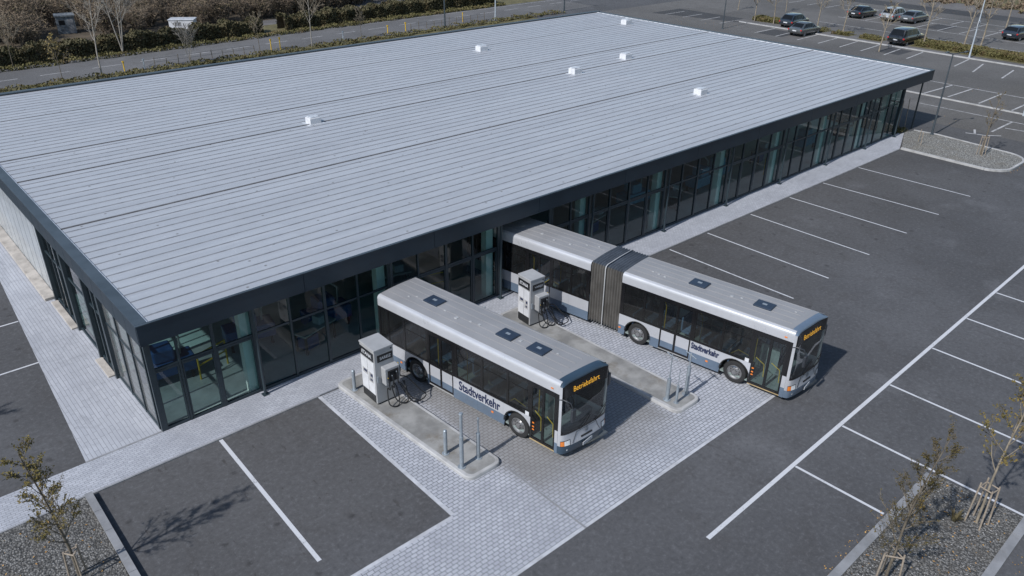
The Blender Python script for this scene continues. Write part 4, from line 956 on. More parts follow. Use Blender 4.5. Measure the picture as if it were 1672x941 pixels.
pump((6.42, -3.72, .14), radians(-1), .80, .97, 2.32, 'silver fuel pump on the nearer island, left of the single bus', 'ETANA', 'SAREIZ')
pump((14.47, -3.17, .14), radians(-4), .76, .84, 2.20, 'silver fuel pump on the island beside the articulated bus', 'ETANA', 'VAREJZ')
def bollard(loc, h1, h2, label, r1=.065, r2=.04, tee=False):
    t = thing('bollard', label, 'bollard', loc, 0)
    MB().tube([(0, 0, .0), (0, 0, h1)], r1, 14).obj('post', 'galv', t, smooth=40)
    MB().lathe([(.0, .018), (r1*1.9, .018), (r1*2.0, .004)], (0, 0, .0), 'z', 16).obj('base_plate', 'galv', t)
    if h2:
        MB().tube([(0, 0, h1), (0, 0, h2)], r2, 10).lathe([(r2*1.5, h2-.02), (r2*1.2, h2+.02), (0, h2+.03)], (0, 0, 0), 'z', 10).obj('upper_post', 'galv', t, smooth=40)
    else: MB().lathe([(r1, h1), (r1*.6, h1+.03), (0, h1+.035)], (0, 0, 0), 'z', 14).obj('cap', 'galv', t, smooth=40)
    if tee: MB().tube([(-.05, -.28, h2-.08), (.05, .26, h2-.03)], .02, 6).obj('cross_bar', 'galv', t, smooth=40)
    return t
bollard((6.67, -7.46, .14), .95, 0, 'short capped steel bollard on the nearer island end')
bollard((6.66, -8.34, .14), 1.25, 2.15, 'tallest steel post of the nearer island, at its rounded end', .07, .052)
bollard((7.36, -8.34, .14), 1.02, 1.62, 'two-step steel post of the nearer island, closest to the single bus', .065, .03)
bollard((6.32, -2.31, .14), .85, 0, 'short steel bollard behind the nearer fuel pump')
bollard((14.77, -10.37, .14), .92, 1.95, 'steel post with thin mast and cross bar, left on the farther island end', .075, .022, True)
bollard((14.86, -10.72, .14), .75, 1.45, 'slim low steel post at the very end of the farther island', .05, .015)
bollard((15.57, -10.62, .14), 1.22, 1.80, 'steel post with cross bar beside the articulated bus doors', .075, .03, True)
bollard((13.6, -1.2, .03), .55, 0, 'small dark bollard on the pavement behind the single bus', .04)
def chain_rail():
    pass

# ================================================================== PARKED CARS
def make_car(name, label, loc, rz, L, Wc, Hc, paint, kind):
    t = thing(name, label, 'car', loc, rz, 'cars parked beyond the hall')
    w2 = Wc/2
    if kind == 'suv':
        st = [(0, .42, .80, .84, .84, .70), (.05, .36, .98, 1.02, .96, .82), (.12, .34, 1.02, 1.08, 1.0, .84), (.42, .30, 1.04, Hc-.08, 1.0, .72), (.9, .3, 1.04, Hc-.01, 1.0, .73), (1.7, .3, 1.03, Hc, 1.0, .74), (2.5, .3, 1.02, Hc-.03, 1.0, .73), (2.95, .3, 1.01, Hc-.14, 1.0, .72), (3.55, .3, 1.0, 1.05, 1.0, .84), (4.1, .3, .95, 1.0, .98, .80), (4.5, .34, .86, .92, .92, .74), (4.7, .40, .66, .74, .80, .62)]
    elif kind == 'wagon':
        st = [(0, .40, .74, .78, .84, .70), (.05, .34, .90, .95, .96, .82), (.14, .32, .93, .99, 1.0, .84), (.62, .28, .94, Hc-.09, 1.0, .70), (1.1, .28, .94, Hc-.02, 1.0, .72), (1.8, .28, .93, Hc, 1.0, .73), (2.5, .28, .92, Hc-.03, 1.0, .72), (2.9, .28, .92, Hc-.12, 1.0, .71), (3.55, .28, .90, .95, 1.0, .84), (4.1, .28, .84, .90, .98, .80), (4.5, .32, .74, .80, .90, .72), (4.7, .38, .58, .64, .78, .6)]
    else:
        st = [(0, .40, .78, .82, .84, .72), (.06, .34, .93, .97, .96, .84), (.35, .30, .95, 1.0, .99, .84), (1.05, .28, .95, Hc-.08, 1.0, .68), (1.5, .28, .94, Hc-.01, 1.0, .71), (1.95, .28, .93, Hc, 1.0, .72), (2.5, .28, .92, Hc-.04, 1.0, .71), (2.85, .28, .92, Hc-.14, 1.0, .70), (3.5, .28, .90, .95, 1.0, .84), (4.1, .28, .84, .89, .98, .80), (4.5, .32, .72, .78, .90, .72), (4.7, .38, .58, .64, .78, .6)]
    sc = L/4.7
    st = [(x*sc,)+tuple(r_) for x, *r_ in st]
    def sec(q):
        x, z0, zb, zt, wb, wt = q; a, b = w2*wb, w2*wt
        half = [(a*.90, z0), (a*1.0, z0+.12), (a*1.01, (z0+zb)/2+.06), (a*.985, zb-.06), (a*.95, zb), (b, zt-.03), (b*.88, zt), (b*.45, zt+.03)]
        return [(x, y_, z_) for y_, z_ in half]+[(x, -y_, z_) for y_, z_ in reversed(half)]
    secs = [sec(q) for q in st]; n_ = len(secs[0]); vs = [p for s_ in secs for p in s_]
    fs_ = [(i*n_+j, i*n_+(j+1) % n_, (i+1)*n_+(j+1) % n_, (i+1)*n_+j) for i in range(len(secs)-1) for j in range(n_)]
    fs_ += [tuple(range(n_)), tuple((len(secs)-1)*n_+j for j in range(n_))]
    MB().add(vs, fs_).obj('body', paint, t, smooth=38)
    cab = [i for i, q in enumerate(st) if q[3]-q[2] > .25]
    def lerp(a, b, k_): return tuple(a[j]+(b[j]-a[j])*k_ for j in range(3))
    def push(p, q): return (p[0]+q[0], p[1]+q[1], p[2]+q[2])
    for sd in (0, 1):
        for i in range(cab[0], cab[-1]):
            A, B_, A2, B2 = secs[i][4], secs[i][5], secs[i+1][4], secs[i+1][5]
            if sd: A, B_, A2, B2 = [(p[0], -p[1], p[2]) for p in (A, B_, A2, B2)]
            q = [lerp(A, B_, .10), lerp(A2, B2, .10), lerp(A2, B2, .88), lerp(A, B_, .88)]
            q = [lerp(q[0], q[1], .07), lerp(q[0], q[1], .93), lerp(q[3], q[2], .93), lerp(q[3], q[2], .07)]
            o = (0, .014 if not sd else -.014, .006)
            MB().add([push(p, o) for p in q], [(0, 1, 2, 3)]).obj('side_window', 'carglass', t)
        # quarter lights
        for i0, i1 in ((cab[0]-1, cab[0]), (cab[-1]+1, cab[-1])):
            A, B2, A2 = secs[i0][4], secs[i1][5], secs[i1][4]
            if sd: A, B2, A2 = [(p[0], -p[1], p[2]) for p in (A, B2, A2)]
            q = [lerp(A2, A, .62), lerp(A2, B2, .12), lerp(A2, B2, .80)]; q = [lerp(q[1], q[0], 1), lerp(q[1], q[0], .08), lerp(q[2], q[0], .08)]
            MB().add([push(p, (0, .014 if not sd else -.014, .006)) for p in q], [(0, 1, 2)]).obj('side_window', 'carglass', t)
    for i0, i1, nm, dx in ((cab[0]-1, cab[0], 'rear_window', -.012), (cab[-1]+1, cab[-1], 'windscreen', .012)):
        A, B_ = secs[i0][6], secs[i1][6]; A_, B2 = (A[0], -A[1], A[2]), (B_[0], -B_[1], B_[2])
        q = [lerp(A, B_, .10), lerp(A_, B2, .10), lerp(A_, B2, .92), lerp(A, B_, .92)]
        MB().add([push(p, (dx, 0, .03)) for p in q]+[push(p, (dx, 0, .0)) for p in q], [(0, 1, 2, 3), (0, 1, 5, 4), (2, 3, 7, 6), (1, 2, 6, 5), (3, 0, 4, 7)]).obj(nm, 'carglass', t)
    for xx_ in (.86*sc, 3.78*sc):
        for sd in (-1, 1):
            c_ = (xx_, sd*(w2-.02), .33)
            wo = MB().lathe([(.22, -.19*sd), (.31, -.19*sd), (.335, -.15*sd), (.335, -.03*sd), (.315, .0), (.235, .01*sd)], c_, 'y', 24).obj('wheel', 'rubber', t, smooth=35)
            rm_ = MB().lathe([(.235, .008*sd), (.22, .0), (.19, -.03*sd), (.06, -.015*sd), (.05, .0), (.0, .003*sd)], c_, 'y', 24).obj('rim', 'rim', wo, smooth=30)
            MB().lathe([(.37, .012*sd), (.37, .022*sd), (.0, .022*sd-.2*sd)], (c_[0], c_[1], c_[2]+.02), 'y', 20)
            ar = MB(); vs2 = []
            for i in range(13):
                a = pi*i/12
                for q_ in (.345, .385): vs2.append((c_[0]+q_*cos(a), sd*(w2+.012), c_[2]+q_*sin(a)))
            ar.add(vs2, [(2*i, 2*i+1, 2*i+3, 2*i+2) for i in range(12)]).obj('wheel_arch', 'rubber', t)
    zt_ = st[1][2]
    for sd in (-1, 1):
        MB().box(-.005, .12, sd*w2*.92-.10, sd*w2*.92+.07, zt_-.22, zt_-.06).obj('tail_light', 'red', t, bevel=.02)
        MB().box(L-.16, L-.05, sd*w2*.72-.13, sd*w2*.72+.13, .60, .70).obj('headlight', 'lens', t, bevel=.02)
        MB().box(2.95*sc, 3.07*sc, sd*(w2+.02), sd*(w2+.17), .96, 1.08).obj('mirror', paint, t, bevel=.03)
    MB().box(-.02, .0, -.26, .26, .62, .74).obj('license_plate', 'white', t)
    MB().box(-.03, .06, -w2*.82, w2*.82, .36, .50).obj('bumper', 'rubber', t, bevel=.02)
    return t
make_car('parked_car', 'black estate car with white plate, behind the grey hatchback', (90.3, 30.8, 0), radians(2), 4.9, 1.86, 1.62, 'carblue', 'wagon')
make_car('parked_car', 'mid grey car closest to the far edge of the roof', (85.9, 26.9, 0), radians(-1), 4.9, 1.84, 1.52, 'cargrey', 'sedan')
make_car('parked_car', 'black saloon car left of the silver car in the far row', (104.6, 29.1, 0), radians(-2), 5.1, 1.9, 1.52, 'carblack', 'sedan')
make_car('parked_car', 'bright silver estate car in the far row', (105.9, 25.1, 0), radians(-2), 4.9, 1.9, 1.70, 'carsilver', 'wagon')
make_car('parked_car', 'grey saloon car in the far row, right of the silver car', (106.2, 22.6, 0), radians(-1), 5.3, 1.9, 1.50, 'cargrey', 'sedan')
make_car('parked_suv', 'large black off-road car standing by the planting strip', (90.1, 16.45, 0), radians(-2), 5.5, 2.0, 1.85, 'carblack', 'suv')
make_car('parked_car', 'dark blue hatchback at the right edge of the car park', (104.5, 9.25, 0), radians(-8), 4.9, 1.9, 1.62, 'carblue', 'suv')

# ================================================================== LAMPS, POLES, SMALL STREET THINGS
def street_lamp(loc, h, label, mat='lamp', arms=True, r=.07, group=None):
    t = thing('street_lamp', label, 'street lamp', loc, 0, group)
    MB().tube([(0, 0, 0), (0, 0, .8), (0, 0, h)], [r*1.25, r, r*.6], 12).lathe([(.16, 0), (.16, .03), (.09, .05)], (0, 0, 0), 'z', 12).obj('pole', mat, t, smooth=40)
    if arms:
        for sgn, ln in ((-1, .45), (1, .9)):
            MB().tube([(0, 0, h-.04), (sgn*ln*.5, -sgn*ln*.3, h+.03), (sgn*ln, -sgn*ln*.6, h+.10)], .03, 8).obj('arm', mat, t, smooth=40)
            MB().box(sgn*ln-.22, sgn*ln+.22, -sgn*ln*.6-.09, -sgn*ln*.6+.09, h+.07, h+.14).obj('lamp_head', mat, t, bevel=.02)
    return t
street_lamp((57.3, -1.9, .1), 6.0, 'dark twin-arm lamp post beside the far gravel island')
lp = street_lamp((89.95, 8.05, .02), 6.6, 'pale pole with a small white sign on the planting strip', 'lightpole', True, .085)
sgn = MB().box(-.30, .28, -.08, -.04, 3.2, 3.85).obj('sign', 'white', lp)
MB().box(-.22, .20, -.084, -.081, 3.55, 3.62).box(-.2, .12, -.084, -.081, 3.42, 3.48).obj('sign_print', 'cargrey', sgn)
street_lamp((83.4, 35.4, 0), 6.4, 'dark lamp post past the far corner of the roof')
street_lamp((55.8, 56.9, 0), 7.0, 'grey lamp post by the road, standing behind the middle of the roof', 'lamp', True, .10)
street_lamp((64.6, 57.6, 0), 7.0, 'pale lamp post by the road behind the roof', 'lightpole', True, .09)
street_lamp((77.3, 57.6, 0), 7.0, 'dark lamp post by the road near the far roof corner', 'lamp', True, .10)
def marker(loc, h, mat, label, name='marker_post', cat='marker post', r=.07):
    t = thing(name, label, cat, loc, 0)
    h *= .8; r *= .8
    MB().tube([(0, 0, 0), (0, 0, h)], r, 8).obj('post', mat, t, smooth=40); MB().box(-r*1.4, r*1.4, -r*1.4, r*1.4, h-.18, h).obj('head', mat, t, bevel=.02)
marker((32.9, 57.4, 0), 1.5, 'yellow', 'yellow post by the road, left of a pair')
marker((33.9, 57.3, 0), 1.6, 'yellow', 'yellow post by the road, right of a pair')
marker((48.2, 58.1, 0), 1.2, 'yellow', 'yellow post by the road near a bare sapling')
marker((50.7, 58.0, 0), 1.3, 'yellow', 'yellow post by the road left of the grey lamp post')
marker((60.2, 58.9, 0), 1.5, 'yellow', 'thin yellow post by the road between two lamp posts', r=.05)
marker((19.3, 56.4, 0), 1.3, 'lightpole', 'pale grey post on the verge right of the tall pale tree')
marker((17.6, 56.9, 0), 1.2, 'yellow', 'small yellow post on the verge beside the tall pale tree')
marker((41.6, 57.2, 0), 1.4, 'lightpole', 'pale post on the verge right of the tall bare tree')
marker((69.0, -4.4, 0), 1.3, 'lightpole', 'white ticket post at the right edge of the car park', r=.10)
# low fence on the verge
def wire_fence(x0, x1, y0, y1, label):
    t = thing('low_fence', label, 'fence'); n_ = int((x1-x0)/1.1); wr = MB()
    for i in range(n_+1):
        k_ = i/n_; x, y = x0+(x1-x0)*k_, y0+(y1-y0)*k_
        MB().tube([(x, y, 0), (x+random.uniform(-.05, .05), y, random.uniform(.7, 1.0))], .035, 5).obj('fence_post', 'bark', t)
    wr.tube([(x0, y0, .8), (x1, y1, .8)], .012, 4).tube([(x0, y0, .45), (x1, y1, .45)], .012, 4).obj('wire', 'lamp', t)
wire_fence(20.5, 31.0, 57.0, 57.4, 'low dark post and wire fence on the verge behind the left of the roof')
wire_fence(51.5, 63.5, 58.0, 58.5, 'low dark post and wire fence on the verge among the lamp posts')
# cabins beyond the road
t = thing('site_cabin', 'small white cabin with two dark windows by the path', 'cabin', (29.1, 75.0, .0), radians(-34))
MB().box(-.1, 2.7, -.85, .85, .25, 1.30).obj('body', 'white', t, bevel=.05)
MB().box(-.18, 2.8, -.93, .93, 1.301, 1.39).obj('roof', 'flash', t, bevel=.03)
for y in (-.70, .08): MB().box(-.115, -.101, y, y+.60, .55, 1.12).obj('window', 'carglass', t, bevel=.0)
MB().box(.6, 1.3, -.865, -.851, .65, 1.1).obj('window', 'kerbd', t)
for x in (.5, 2.1): MB().lathe([(.0, -.1), (.24, -.1), (.24, .1), (0, .1)], (x, -.75, .24), 'y', 14).obj('wheel', 'rubber', t)
t = thing('old_shed', 'weathered grey-blue shed half hidden in the thicket', 'shed', (19.2, 81.0, .0), radians(-12))
MB().box(-.95, .95, -.9, .9, .0, 1.9).obj('wall', 'grime', t); MB().box(-1.05, 1.05, -1.0, 1.0, 1.901, 2.05).obj('roof', 'grime', t)
MB().box(-.7, -.1, -.92, -.901, 1.0, 1.5).obj('window', 'carglass', t); MB().box(.2, .8, -.92, -.901, .05, 1.6).obj('door', 'kerbd', t)

# ================================================================== TREES
def limb(mb, p, d, L, r, n, sides, rnd, droop=.0, wig=.12):
    pts = [p.copy()]; rad = [r]; q = p.copy(); dd = d.copy()
    for i in range(n):
        dd = (dd+Vector((rnd.uniform(-1, 1), rnd.uniform(-1, 1), rnd.uniform(-1, 1)))*wig+Vector((0, 0, droop))).normalized()
        q = q+dd*(L/n); pts.append(q.copy()); rad.append(r*(1-.75*(i+1)/n))
    mb.tube(pts, rad, sides, False); return pts, rad
def bare_tree(name, label, loc, h, spread=.35, seed=1, bark='bark', twig='twig', clear=.35, nl=11, group=None, leaf=None, r=None, up=.12, fork=False, dens=1.0, tt=1.0):
    rnd = random.Random(seed); t = thing(name, label, 'tree', loc, rnd.uniform(0, 6), group)
    tk = MB(); cr = MB(); lf = MB(); r = r or h*.016
    stems = [(Vector((0, 0, 0)), Vector((rnd.uniform(-.04, .04), rnd.uniform(-.04, .04), 1)), h*.95, r)]
    if fork: stems = [(Vector((0, 0, 0)), Vector((.16*cos(a), .16*sin(a), 1)).normalized(), h*rnd.uniform(.8, 1), r*.8) for a in (0, 2.2, 4.2)]
    for sp_, sd_, sh, sr in stems:
        pts, rad = limb(tk, sp_, sd_, sh, sr, 8, 7, rnd, 0, .05)
        for i in range(nl):
            k_ = clear+(1-clear)*(i+.5)/nl*.95; idx = k_*8; a = int(idx); b = min(a+1, 8); fr = idx-a
            p = pts[a].lerp(pts[b], fr); rr_ = rad[a]*(1-fr)+rad[b]*fr
            az = i*2.4+rnd.uniform(-.5, .5); el = rnd.uniform(.5, 1.0)
            Lb = h*spread*(1.15-k_*.75)*rnd.uniform(.75, 1.2)
            d_ = Vector((cos(az)*cos(el), sin(az)*cos(el), sin(el)))
            bp, br = limb(tk, p, d_, Lb, rr_*.55, 5, 4, rnd, up, .13)
            for j in range(int(7*dens)):
                kk_ = rnd.uniform(.25, 1); ia = min(int(kk_*5), 4); q = bp[ia].lerp(bp[ia+1], kk_*5-ia if kk_ < 1 else 1)
                dd = (d_+Vector((rnd.uniform(-1, 1), rnd.uniform(-1, 1), rnd.uniform(-.3, .9)))*.8).normalized()
                tp, tr = limb(cr, q, dd, Lb*rnd.uniform(.3, .55), max(br[ia]*.5, .008*tt), 3, 3, rnd, up*.6, .2)
                for m_ in range(int(4*dens)):
                    q2 = tp[rnd.randint(0, 2)].lerp(tp[3], rnd.random()*.6)
                    dd2 = (dd+Vector((rnd.uniform(-1, 1), rnd.uniform(-1, 1), rnd.uniform(-.5, .8)))*.9).normalized()
                    e = q2+dd2*Lb*rnd.uniform(.12, .28); cr.tube([q2, e], [.007*tt, .003*tt], 3, False)
                    if leaf:
                        for w_ in range(rnd.randint(leaf[2], leaf[3])):
                            c_ = q2.lerp(e, rnd.random())+Vector((rnd.gauss(0, 1), rnd.gauss(0, 1), rnd.gauss(0, 1)))*leaf[1]*.6
                            s_ = leaf[1]*rnd.uniform(.6, 1.3); n1 = Vector((rnd.gauss(0, 1), rnd.gauss(0, 1), rnd.gauss(0, 1))).normalized(); n2 = n1.orthogonal().normalized()
                            lf.add([c_-n1*s_, c_+n2*s_*.5, c_+n1*s_, c_-n2*s_*.5], [(0, 1, 2, 3)])
    tk.obj('trunk', bark, t, smooth=60); c = cr.obj('crown', twig, t)
    if lf.v: lf.obj('leaves', leaf[0], c)
    return t
# three young leafy trees near the camera
bare_tree('young_tree', 'slim young tree with brown-green leaves in the left gravel bed', (-4.1, -4.95, .07), 4.9, .215, 3, 'bark', 'bark', .24, 24, 'young staked trees', ('leafy', .037, 1, 4), .05, .10, dens=1.0)
bare_tree('young_tree', 'slim leafy young tree nearest the flat kerb in the right gravel bed', (12.7, -19.7, .02), 5.4, .19, 11, 'bark', 'bark', .2, 26, 'young staked trees', ('leafy', .042, 3, 6), .045, .13)
bare_tree('young_tree', 'sparse forked young tree in a four-post wooden stake frame, right gravel bed', (17.05, -20.5, .02), 6.4, .19, 21, 'twig', 'bark', .30, 17, 'young staked trees', ('leafy', .044, 2, 6), .042, .15, dens=.95)
bare_tree('young_tree', 'young leafy tree standing left of the side parking stalls', (-8.6, 4.9, .0), 4.6, .27, 5, 'bark', 'bark', .24, 20, 'young staked trees', ('leafy', .042, 2, 5), .05, .10)
def stakes(loc, n, h, rad, label, top=True, grp='wooden tree stakes'):
    t = thing('tree_stakes', label, 'tree stakes', loc, 0, grp); tops = []
    for i in range(n):
        a = 2*pi*i/n+.6; p0 = (rad*1.25*cos(a), rad*1.25*sin(a), -.02); p1 = (rad*cos(a), rad*sin(a), h*random.uniform(.95, 1.05)); tops.append(p1)
        MB().tube([p0, p1], .026, 8).obj('stake', 'stake', t, smooth=40)
    if top:
        for i in range(n):
            a, b = Vector(tops[i]), Vector(tops[(i+1) % n]); a.z = b.z = h*.93
            MB().tube([a, b], .022, 6).obj('crossbar', 'stake', t, smooth=40)
stakes((-4.1, -4.95, .07), 3, 1.0, .20, 'wooden stakes around the tree in the left gravel bed')
stakes((12.7, -19.7, .02), 3, 1.15, .28, 'three wooden stakes around the leafy tree in the right gravel bed')
stakes((17.05, -20.5, .02), 4, 1.5, .26, 'four wooden stakes around the sparse tree in the right gravel bed')
stakes((55.0, -6.3, .1), 4, 1.35, .22, 'wooden stakes around the bare sapling on the far gravel island')
bare_tree('bare_sapling', 'bare sapling with a few buds on the far gravel island', (55.0, -6.3, .1), 4.7, .20, 31, 'bark', 'bark', .35, 11, 'young staked trees', ('bud', .04, 0, 1), .07, .14, dens=.8, tt=1.8)
stakes((57.2, .8, .0), 4, 2.2, .50, 'tall bare stakes by the far end of the hall', False)
stakes((54.3, -2.3, .1), 2, .9, .35, 'two short dark stakes at the near end of the far gravel island', False)
# far car park trees
FT = [(91.6, 36.1, 4.6, 'bare car park tree with pale twigs, leftmost behind the cars'), (91.9, 33.4, 4.8, 'bare car park tree just left of the black estate car'), (102.1, 37.8, 3.8, 'small bare tree far behind the black estate car'),
      (92.6, 27.6, 5.2, 'bare car park tree right of the mid grey car'), (92.8, 24.2, 5.0, 'bare car park tree left of the black saloon car'), (85.3, 15.9, 5.2, 'slim bare tree just left of the large black car'),
      (92.8, 14.3, 6.2, 'taller bare tree right of the large black car'), (96.6, 11.2, 6.4, 'forked bare tree beside the pale sign pole'), (98.0, 9.9, 6.2, 'bare tree just right of the pale sign pole'), (113.4, 12.6, 6.0, 'bare tree behind the dark blue hatchback'), (98, 43, 4.0, 'small bare tree beyond the far lamp post')]
for i, (x, y, h, lb) in enumerate(FT):
    bare_tree('bare_tree', lb, (x, y, .02), h, .36, 40+i, 'twig', 'twig', .42, 9, 'bare trees of the far car park', ('bud', .045, 0, 1) if i < 6 or i == 10 else None, h*.017, .10, dens=1.0, tt=2.6)
# row of trees behind the hall
RT = [(11.9, 55.8, 4.2, .30, 'bark', 'twig', False, 'short budding tree at the left behind the roof', ('bud', .07, 0, 2)), (15.3, 56.0, 9.0, .30, 'barkpale', 'barkpale', False, 'tall pale-barked bare tree behind the left of the roof', None),
      (20.2, 65.2, 9.5, .34, 'barkpale', 'barkpale', True, 'tall forked pale tree standing by the hedge', None), (9.9, 64.6, 4.6, .42, 'bark', 'twig', False, 'low spreading bare tree at the left edge by the hedge', None),
      (23.7, 56.2, 4.2, .34, 'barkpale', 'barkpale', True, 'bushy multi-stem bare tree in front of the white cabin', None), (31.6, 57.4, 4.0, .38, 'bark', 'twig', False, 'small bare tree with broad low crown by the yellow posts', ('bud', .05, 0, 1)),
      (37.2, 56.4, 7.0, .34, 'barkpale', 'twig', False, 'tall bare tree behind the middle left of the roof', None), (44.3, 57.7, 3.4, .34, 'bark', 'twig', False, 'small bare sapling left of the yellow posts behind the roof', None)]
for i, (x, y, h, sp_, bk, tw, fk, lb, lf_) in enumerate(RT):
    bare_tree('bare_tree', lb, (x, y, .0), h, sp_, 70+i, bk, tw, .34, 12, 'bare trees along the road', lf_, h*.009, .11, fk, 1.2, tt=1.7)
# hedge: lumpy body filled with leaves
def hedge(name, label, x0, y0, x1, y1, wd, h, n, mat='hedge', seed=1, leaf=.09, body=True, kind=None, cat='hedge', lump=.25):
    rnd = random.Random(seed); dx, dy = x1-x0, y1-y0; L_ = hypot(dx, dy); ux, uy = dx/L_, dy/L_; px, py = -uy, ux
    t = thing(name, label, cat) if not kind else None
    ph = [rnd.uniform(0, 6) for _ in range(6)]
    def hh(s): return h*(1+lump*(.5*sin(s*1.9+ph[0])+.3*sin(s*3.7+ph[1])+.2*sin(s*.7+ph[2])))
    def ww(s): return wd*(1+lump*.6*(.5*sin(s*2.3+ph[3])+.5*sin(s*.9+ph[4])))
    lf = MB()
    if body:
        bd = MB(); k_ = int(L_/.8)
        def P(u, v):
            s = u*L_; a = v*pi; w_ = ww(s)*.42; zz = hh(s)*.86
            o = w_*cos(a); z = zz*min(1, sin(a)*1.5) if 0 < v < 1 else 0
            return (x0+ux*s+px*o, y0+uy*s+py*o, z)
        bd.grid(P, k_, 8)
    for i in range(n):
        s = rnd.uniform(0, L_); w_ = ww(s)/2; hz = hh(s); side = rnd.random()
        if side < .42: o = -w_*(1-.25*rnd.random()**2); z = rnd.uniform(.02, 1)*hz
        elif side < .52: o = w_*rnd.uniform(.8, 1); z = rnd.uniform(.02, 1)*hz
        else: o = rnd.uniform(-1, 1)*w_; z = hz*rnd.uniform(.86, 1.06)
        c_ = Vector((x0+ux*s+px*o, y0+uy*s+py*o, z)); s_ = leaf*rnd.uniform(.6, 1.5)
        n1 = Vector((rnd.gauss(0, 1), rnd.gauss(0, 1), rnd.gauss(0, 1))).normalized(); n2 = n1.orthogonal().normalized(); n3 = n1.cross(n2)*.7
        lf.add([c_-n2*s_-n3*s_, c_+n2*s_-n3*s_*.6, c_+n2*s_*.7+n3*s_, c_-n2*s_*.8+n3*s_*.7], [(0, 1, 2, 3)])
    if kind:
        o = lf.obj(name, mat); tag(o, label, cat, None, kind); return o
    if body: bd.obj('stems', 'soil', t, smooth=60)
    lf.obj('foliage', mat, t); return t
hedge('hedge', 'dark clipped hedge between road and path, left length', -40, 63.4, 36.6, 67.6, 2.0, 1.5, 32000, seed=3, leaf=.11)
hedge('hedge', 'dark hedge between road and path, right of the gap', 39.4, 67.8, 74, 69.4, 2.0, 1.5, 15000, 'hedge', 4, leaf=.11)
hedge('ground_cover', 'low yellow-green ground cover at the foot of the hedge', -40, 61.7, 74, 66.9, 1.3, .30, 9000, 'cover', 5, .09, False, 'stuff', 'ground cover', .5)
hedge('ground_cover', 'dry yellowish ground cover on the verge behind the roof', -30, 54.2, 76, 57.0, 1.6, .25, 9000, 'cover', 6, .08, False, 'stuff', 'ground cover', .8)
hedge('ground_cover', 'low ground cover planting along the far car park strip', 93.5, 15.0, 93.4, -28, 3.0, .52, 24000, 'cover', 7, .075, False, 'stuff', 'ground cover', .15)
hedge('ground_cover', 'ground cover patch under the trees by the black estate car', 93.2, 36.8, 93.2, 32.8, 2.2, .4, 1500, 'cover', 8, .09, False, 'stuff', 'ground cover', .3)
for i_, (ya, yb, lb_) in enumerate(((28.5, 26, 'small ground cover patch right of the mid grey car'), (24.9, 22.8, 'small ground cover patch left of the large black car'), (21.4, 18.8, 'ground cover patch touching the large black car'))):
    hedge('ground_cover', lb_, 92.2, ya, 92.2, yb, 1.8, .3, 700, 'cover', 9+20*i_, .07, False, 'stuff', 'ground cover', .4)
hedge('ground_cover', 'dry scrub on the rise beyond the far car park', 150, 60, 150, -40, 38, .5, 9000, 'thicket', 10, .2, False, 'stuff', 'scrub', .3)
hedge('ground_cover', 'weeds around the stakes at the far end of the hall', 56.3, 1.7, 56.5, -.2, 1.2, .25, 500, 'cover', 12, .05, False, 'stuff', 'weeds', .3)
bt = thing('weed_clump', 'dark green weed clump beside the right tree stakes', 'plant', (16.6, -20.0, .02)); wm = MB()
for i in range(34):
    a = random.uniform(0, 6.28); l = random.uniform(.12, .32); hgt = random.uniform(.15, .45)
    p = Vector((cos(a)*.05, sin(a)*.05, 0)); e = Vector((cos(a)*l, sin(a)*l, hgt)); s = Vector((-sin(a), cos(a), 0))*.022
    wm.add([p-s*.5, p+s*.5, (p+e)/2+s+Vector((0, 0, .06)), e, (p+e)/2-s+Vector((0, 0, .06))], [(0, 1, 2, 3, 4)])
wm.obj('leaves', 'hedge', bt)
# thicket beyond the path
def thicket():
    rnd = random.Random(99); tw = MB(); lf = MB()
    for i in range(1150):
        x = rnd.uniform(-45, 108); edge = 75.0+x*.03+(0 if x < 45 else (x-45)*.20); y = edge+rnd.random()**1.7*34
        if 16.6 < x < 20.8 and y < 82.5: continue
        if 27.5 < x < 33 and y < 77.5: continue
        h = rnd.uniform(2.2, 4.0) if y < edge+5 else rnd.uniform(3.5, 6.5)
        base = Vector((x, y, 0)); green = (x < 19 and rnd.random() < .75)
        nb = 11
        for j in range(nb):
            a = rnd.uniform(0, 6.28); l = h*rnd.uniform(.2, .5); zz = h*rnd.uniform(.55, 1)
            m_ = base+Vector((cos(a)*l*.45, sin(a)*l*.45, zz*.55)); e = base+Vector((cos(a)*l, sin(a)*l, zz))
            tw.tube([base, m_, e], [.05, .03, .012], 3, False)
            for q in range(14):
                p = m_.lerp(e, rnd.random()) if rnd.random() < .75 else base.lerp(m_, rnd.uniform(.4, 1)); dd = Vector((rnd.gauss(0, 1), rnd.gauss(0, 1), rnd.uniform(-.1, 1.3))).normalized()
                e2 = p+dd*rnd.uniform(.4, 1.1); s = dd.orthogonal().normalized()*.03
                tw.add([p-s, p+s, e2], [(0, 1, 2)])
                for w_ in range(3 if green else 2):
                    c_ = p.lerp(e2, rnd.random())+Vector((rnd.gauss(0, .22), rnd.gauss(0, .22), rnd.gauss(0, .22))); s_ = rnd.uniform(.04, .11)
                    n1 = Vector((rnd.gauss(0, 1), rnd.gauss(0, 1), rnd.gauss(0, 1))).normalized(); n2 = n1.orthogonal().normalized()
                    lf.add([c_-n1*s_*1.6, c_+n2*s_*.5, c_+n1*s_*1.6, c_-n2*s_*.5], [(0, 1, 2, 3)])
    o = tw.obj('thicket', 'twigdark'); tag(o, 'dense brown leafless thicket beyond the path', 'thicket', None, 'stuff')
    o = lf.obj('undergrowth', 'thicket'); tag(o, 'dry brown leaves and fine twigs filling the thicket', 'undergrowth', None, 'stuff')
thicket()
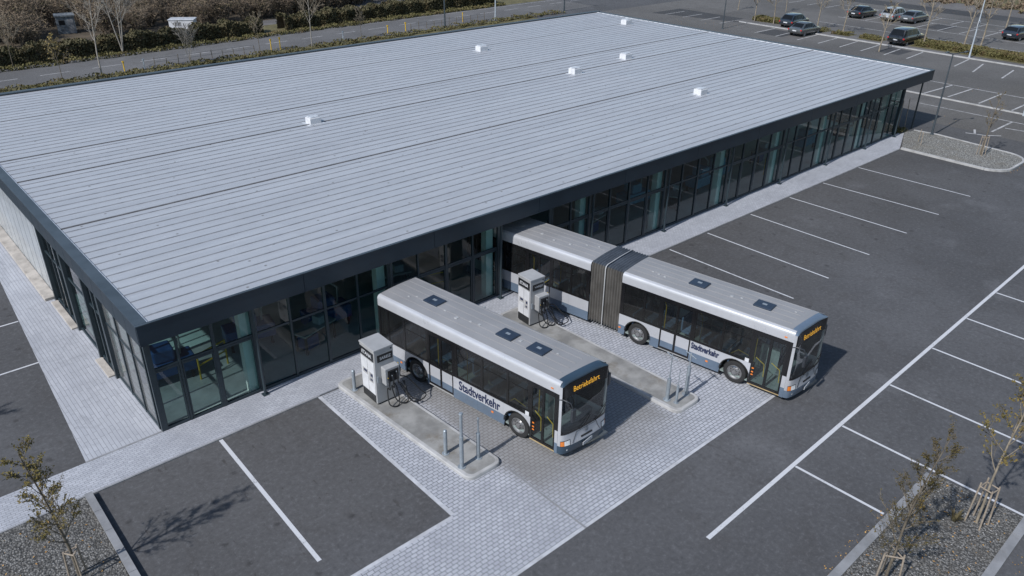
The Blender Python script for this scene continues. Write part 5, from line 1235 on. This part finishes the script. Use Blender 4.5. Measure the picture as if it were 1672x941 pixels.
# pebbles and leaves on the gravel and along kerbs
def scatter(name, label, cat, mat, regs, size, seed, flat=False):
    rnd = random.Random(seed); mb = MB()
    for (x0, x1, y0, y1, z, n_) in regs:
        for i in range(n_):
            c_ = Vector((rnd.uniform(x0, x1), rnd.uniform(y0, y1), z)); s_ = size*rnd.uniform(.5, 1.4); a = rnd.uniform(0, 6.28)
            if flat:
                d1 = Vector((cos(a), sin(a), rnd.uniform(-.2, .4)))*s_; d2 = Vector((-sin(a), cos(a), rnd.uniform(-.2, .4)))*s_*.6
                mb.add([c_-d1+Vector((0, 0, .012)), c_+d2+Vector((0, 0, .012)), c_+d1+Vector((0, 0, .018)), c_-d2+Vector((0, 0, .018))], [(0, 1, 2, 3)])
            else:
                d1 = Vector((cos(a), sin(a), 0))*s_; d2 = Vector((-sin(a), cos(a), 0))*s_*rnd.uniform(.6, 1); up = Vector((0, 0, s_*.8))
                mb.add([c_-d1, c_-d2, c_+d1, c_+d2, c_+up*.9+d1*.2], [(0, 1, 4), (1, 2, 4), (2, 3, 4), (3, 0, 4)])
    tag(mb.obj(name, mat), label, cat, None, 'stuff')
scatter('gravel', 'loose dark stones of the gravel beds', 'gravel', 'gravel', [(-9, -3.2, -9.5, -1.9, .065, 3800), (10.5, 18.2, -21.3, -18.95, .015, 3800)], .032, 5)
scatter('gravel', 'loose pale stones scattered over the gravel', 'gravel', 'kerb', [(-9, -3.2, -9.5, -1.9, .067, 260), (10.5, 18.2, -21.3, -18.95, .017, 330), (52.6, 57, -7.5, -2.4, .10, 260)], .022, 6)
scatter('fallen_leaves', 'small yellow-brown leaves fallen along kerbs and beds', 'fallen leaves', 'fallen', [(-6, -3.1, -6, -2, .072, 60), (11, 18.2, -21.3, -18.9, .022, 190), (11, 17, -18.56, -18.3, .004, 40), (11.5, 18, -22.1, -21.8, .004, 60),
     (52.3, 56, -9.2, -8.8, .004, 40), (60, 70, -3, 3, .012, 40), (70, 76, -6, 6, .012, 40), (89.6, 92, -2, 34, .024, 90), (53, 57, -7, -2, .104, 25), (80, 89, 34, 44, .012, 160), (112, 130, 6, 26, .018, 300)], .03, 8, True)
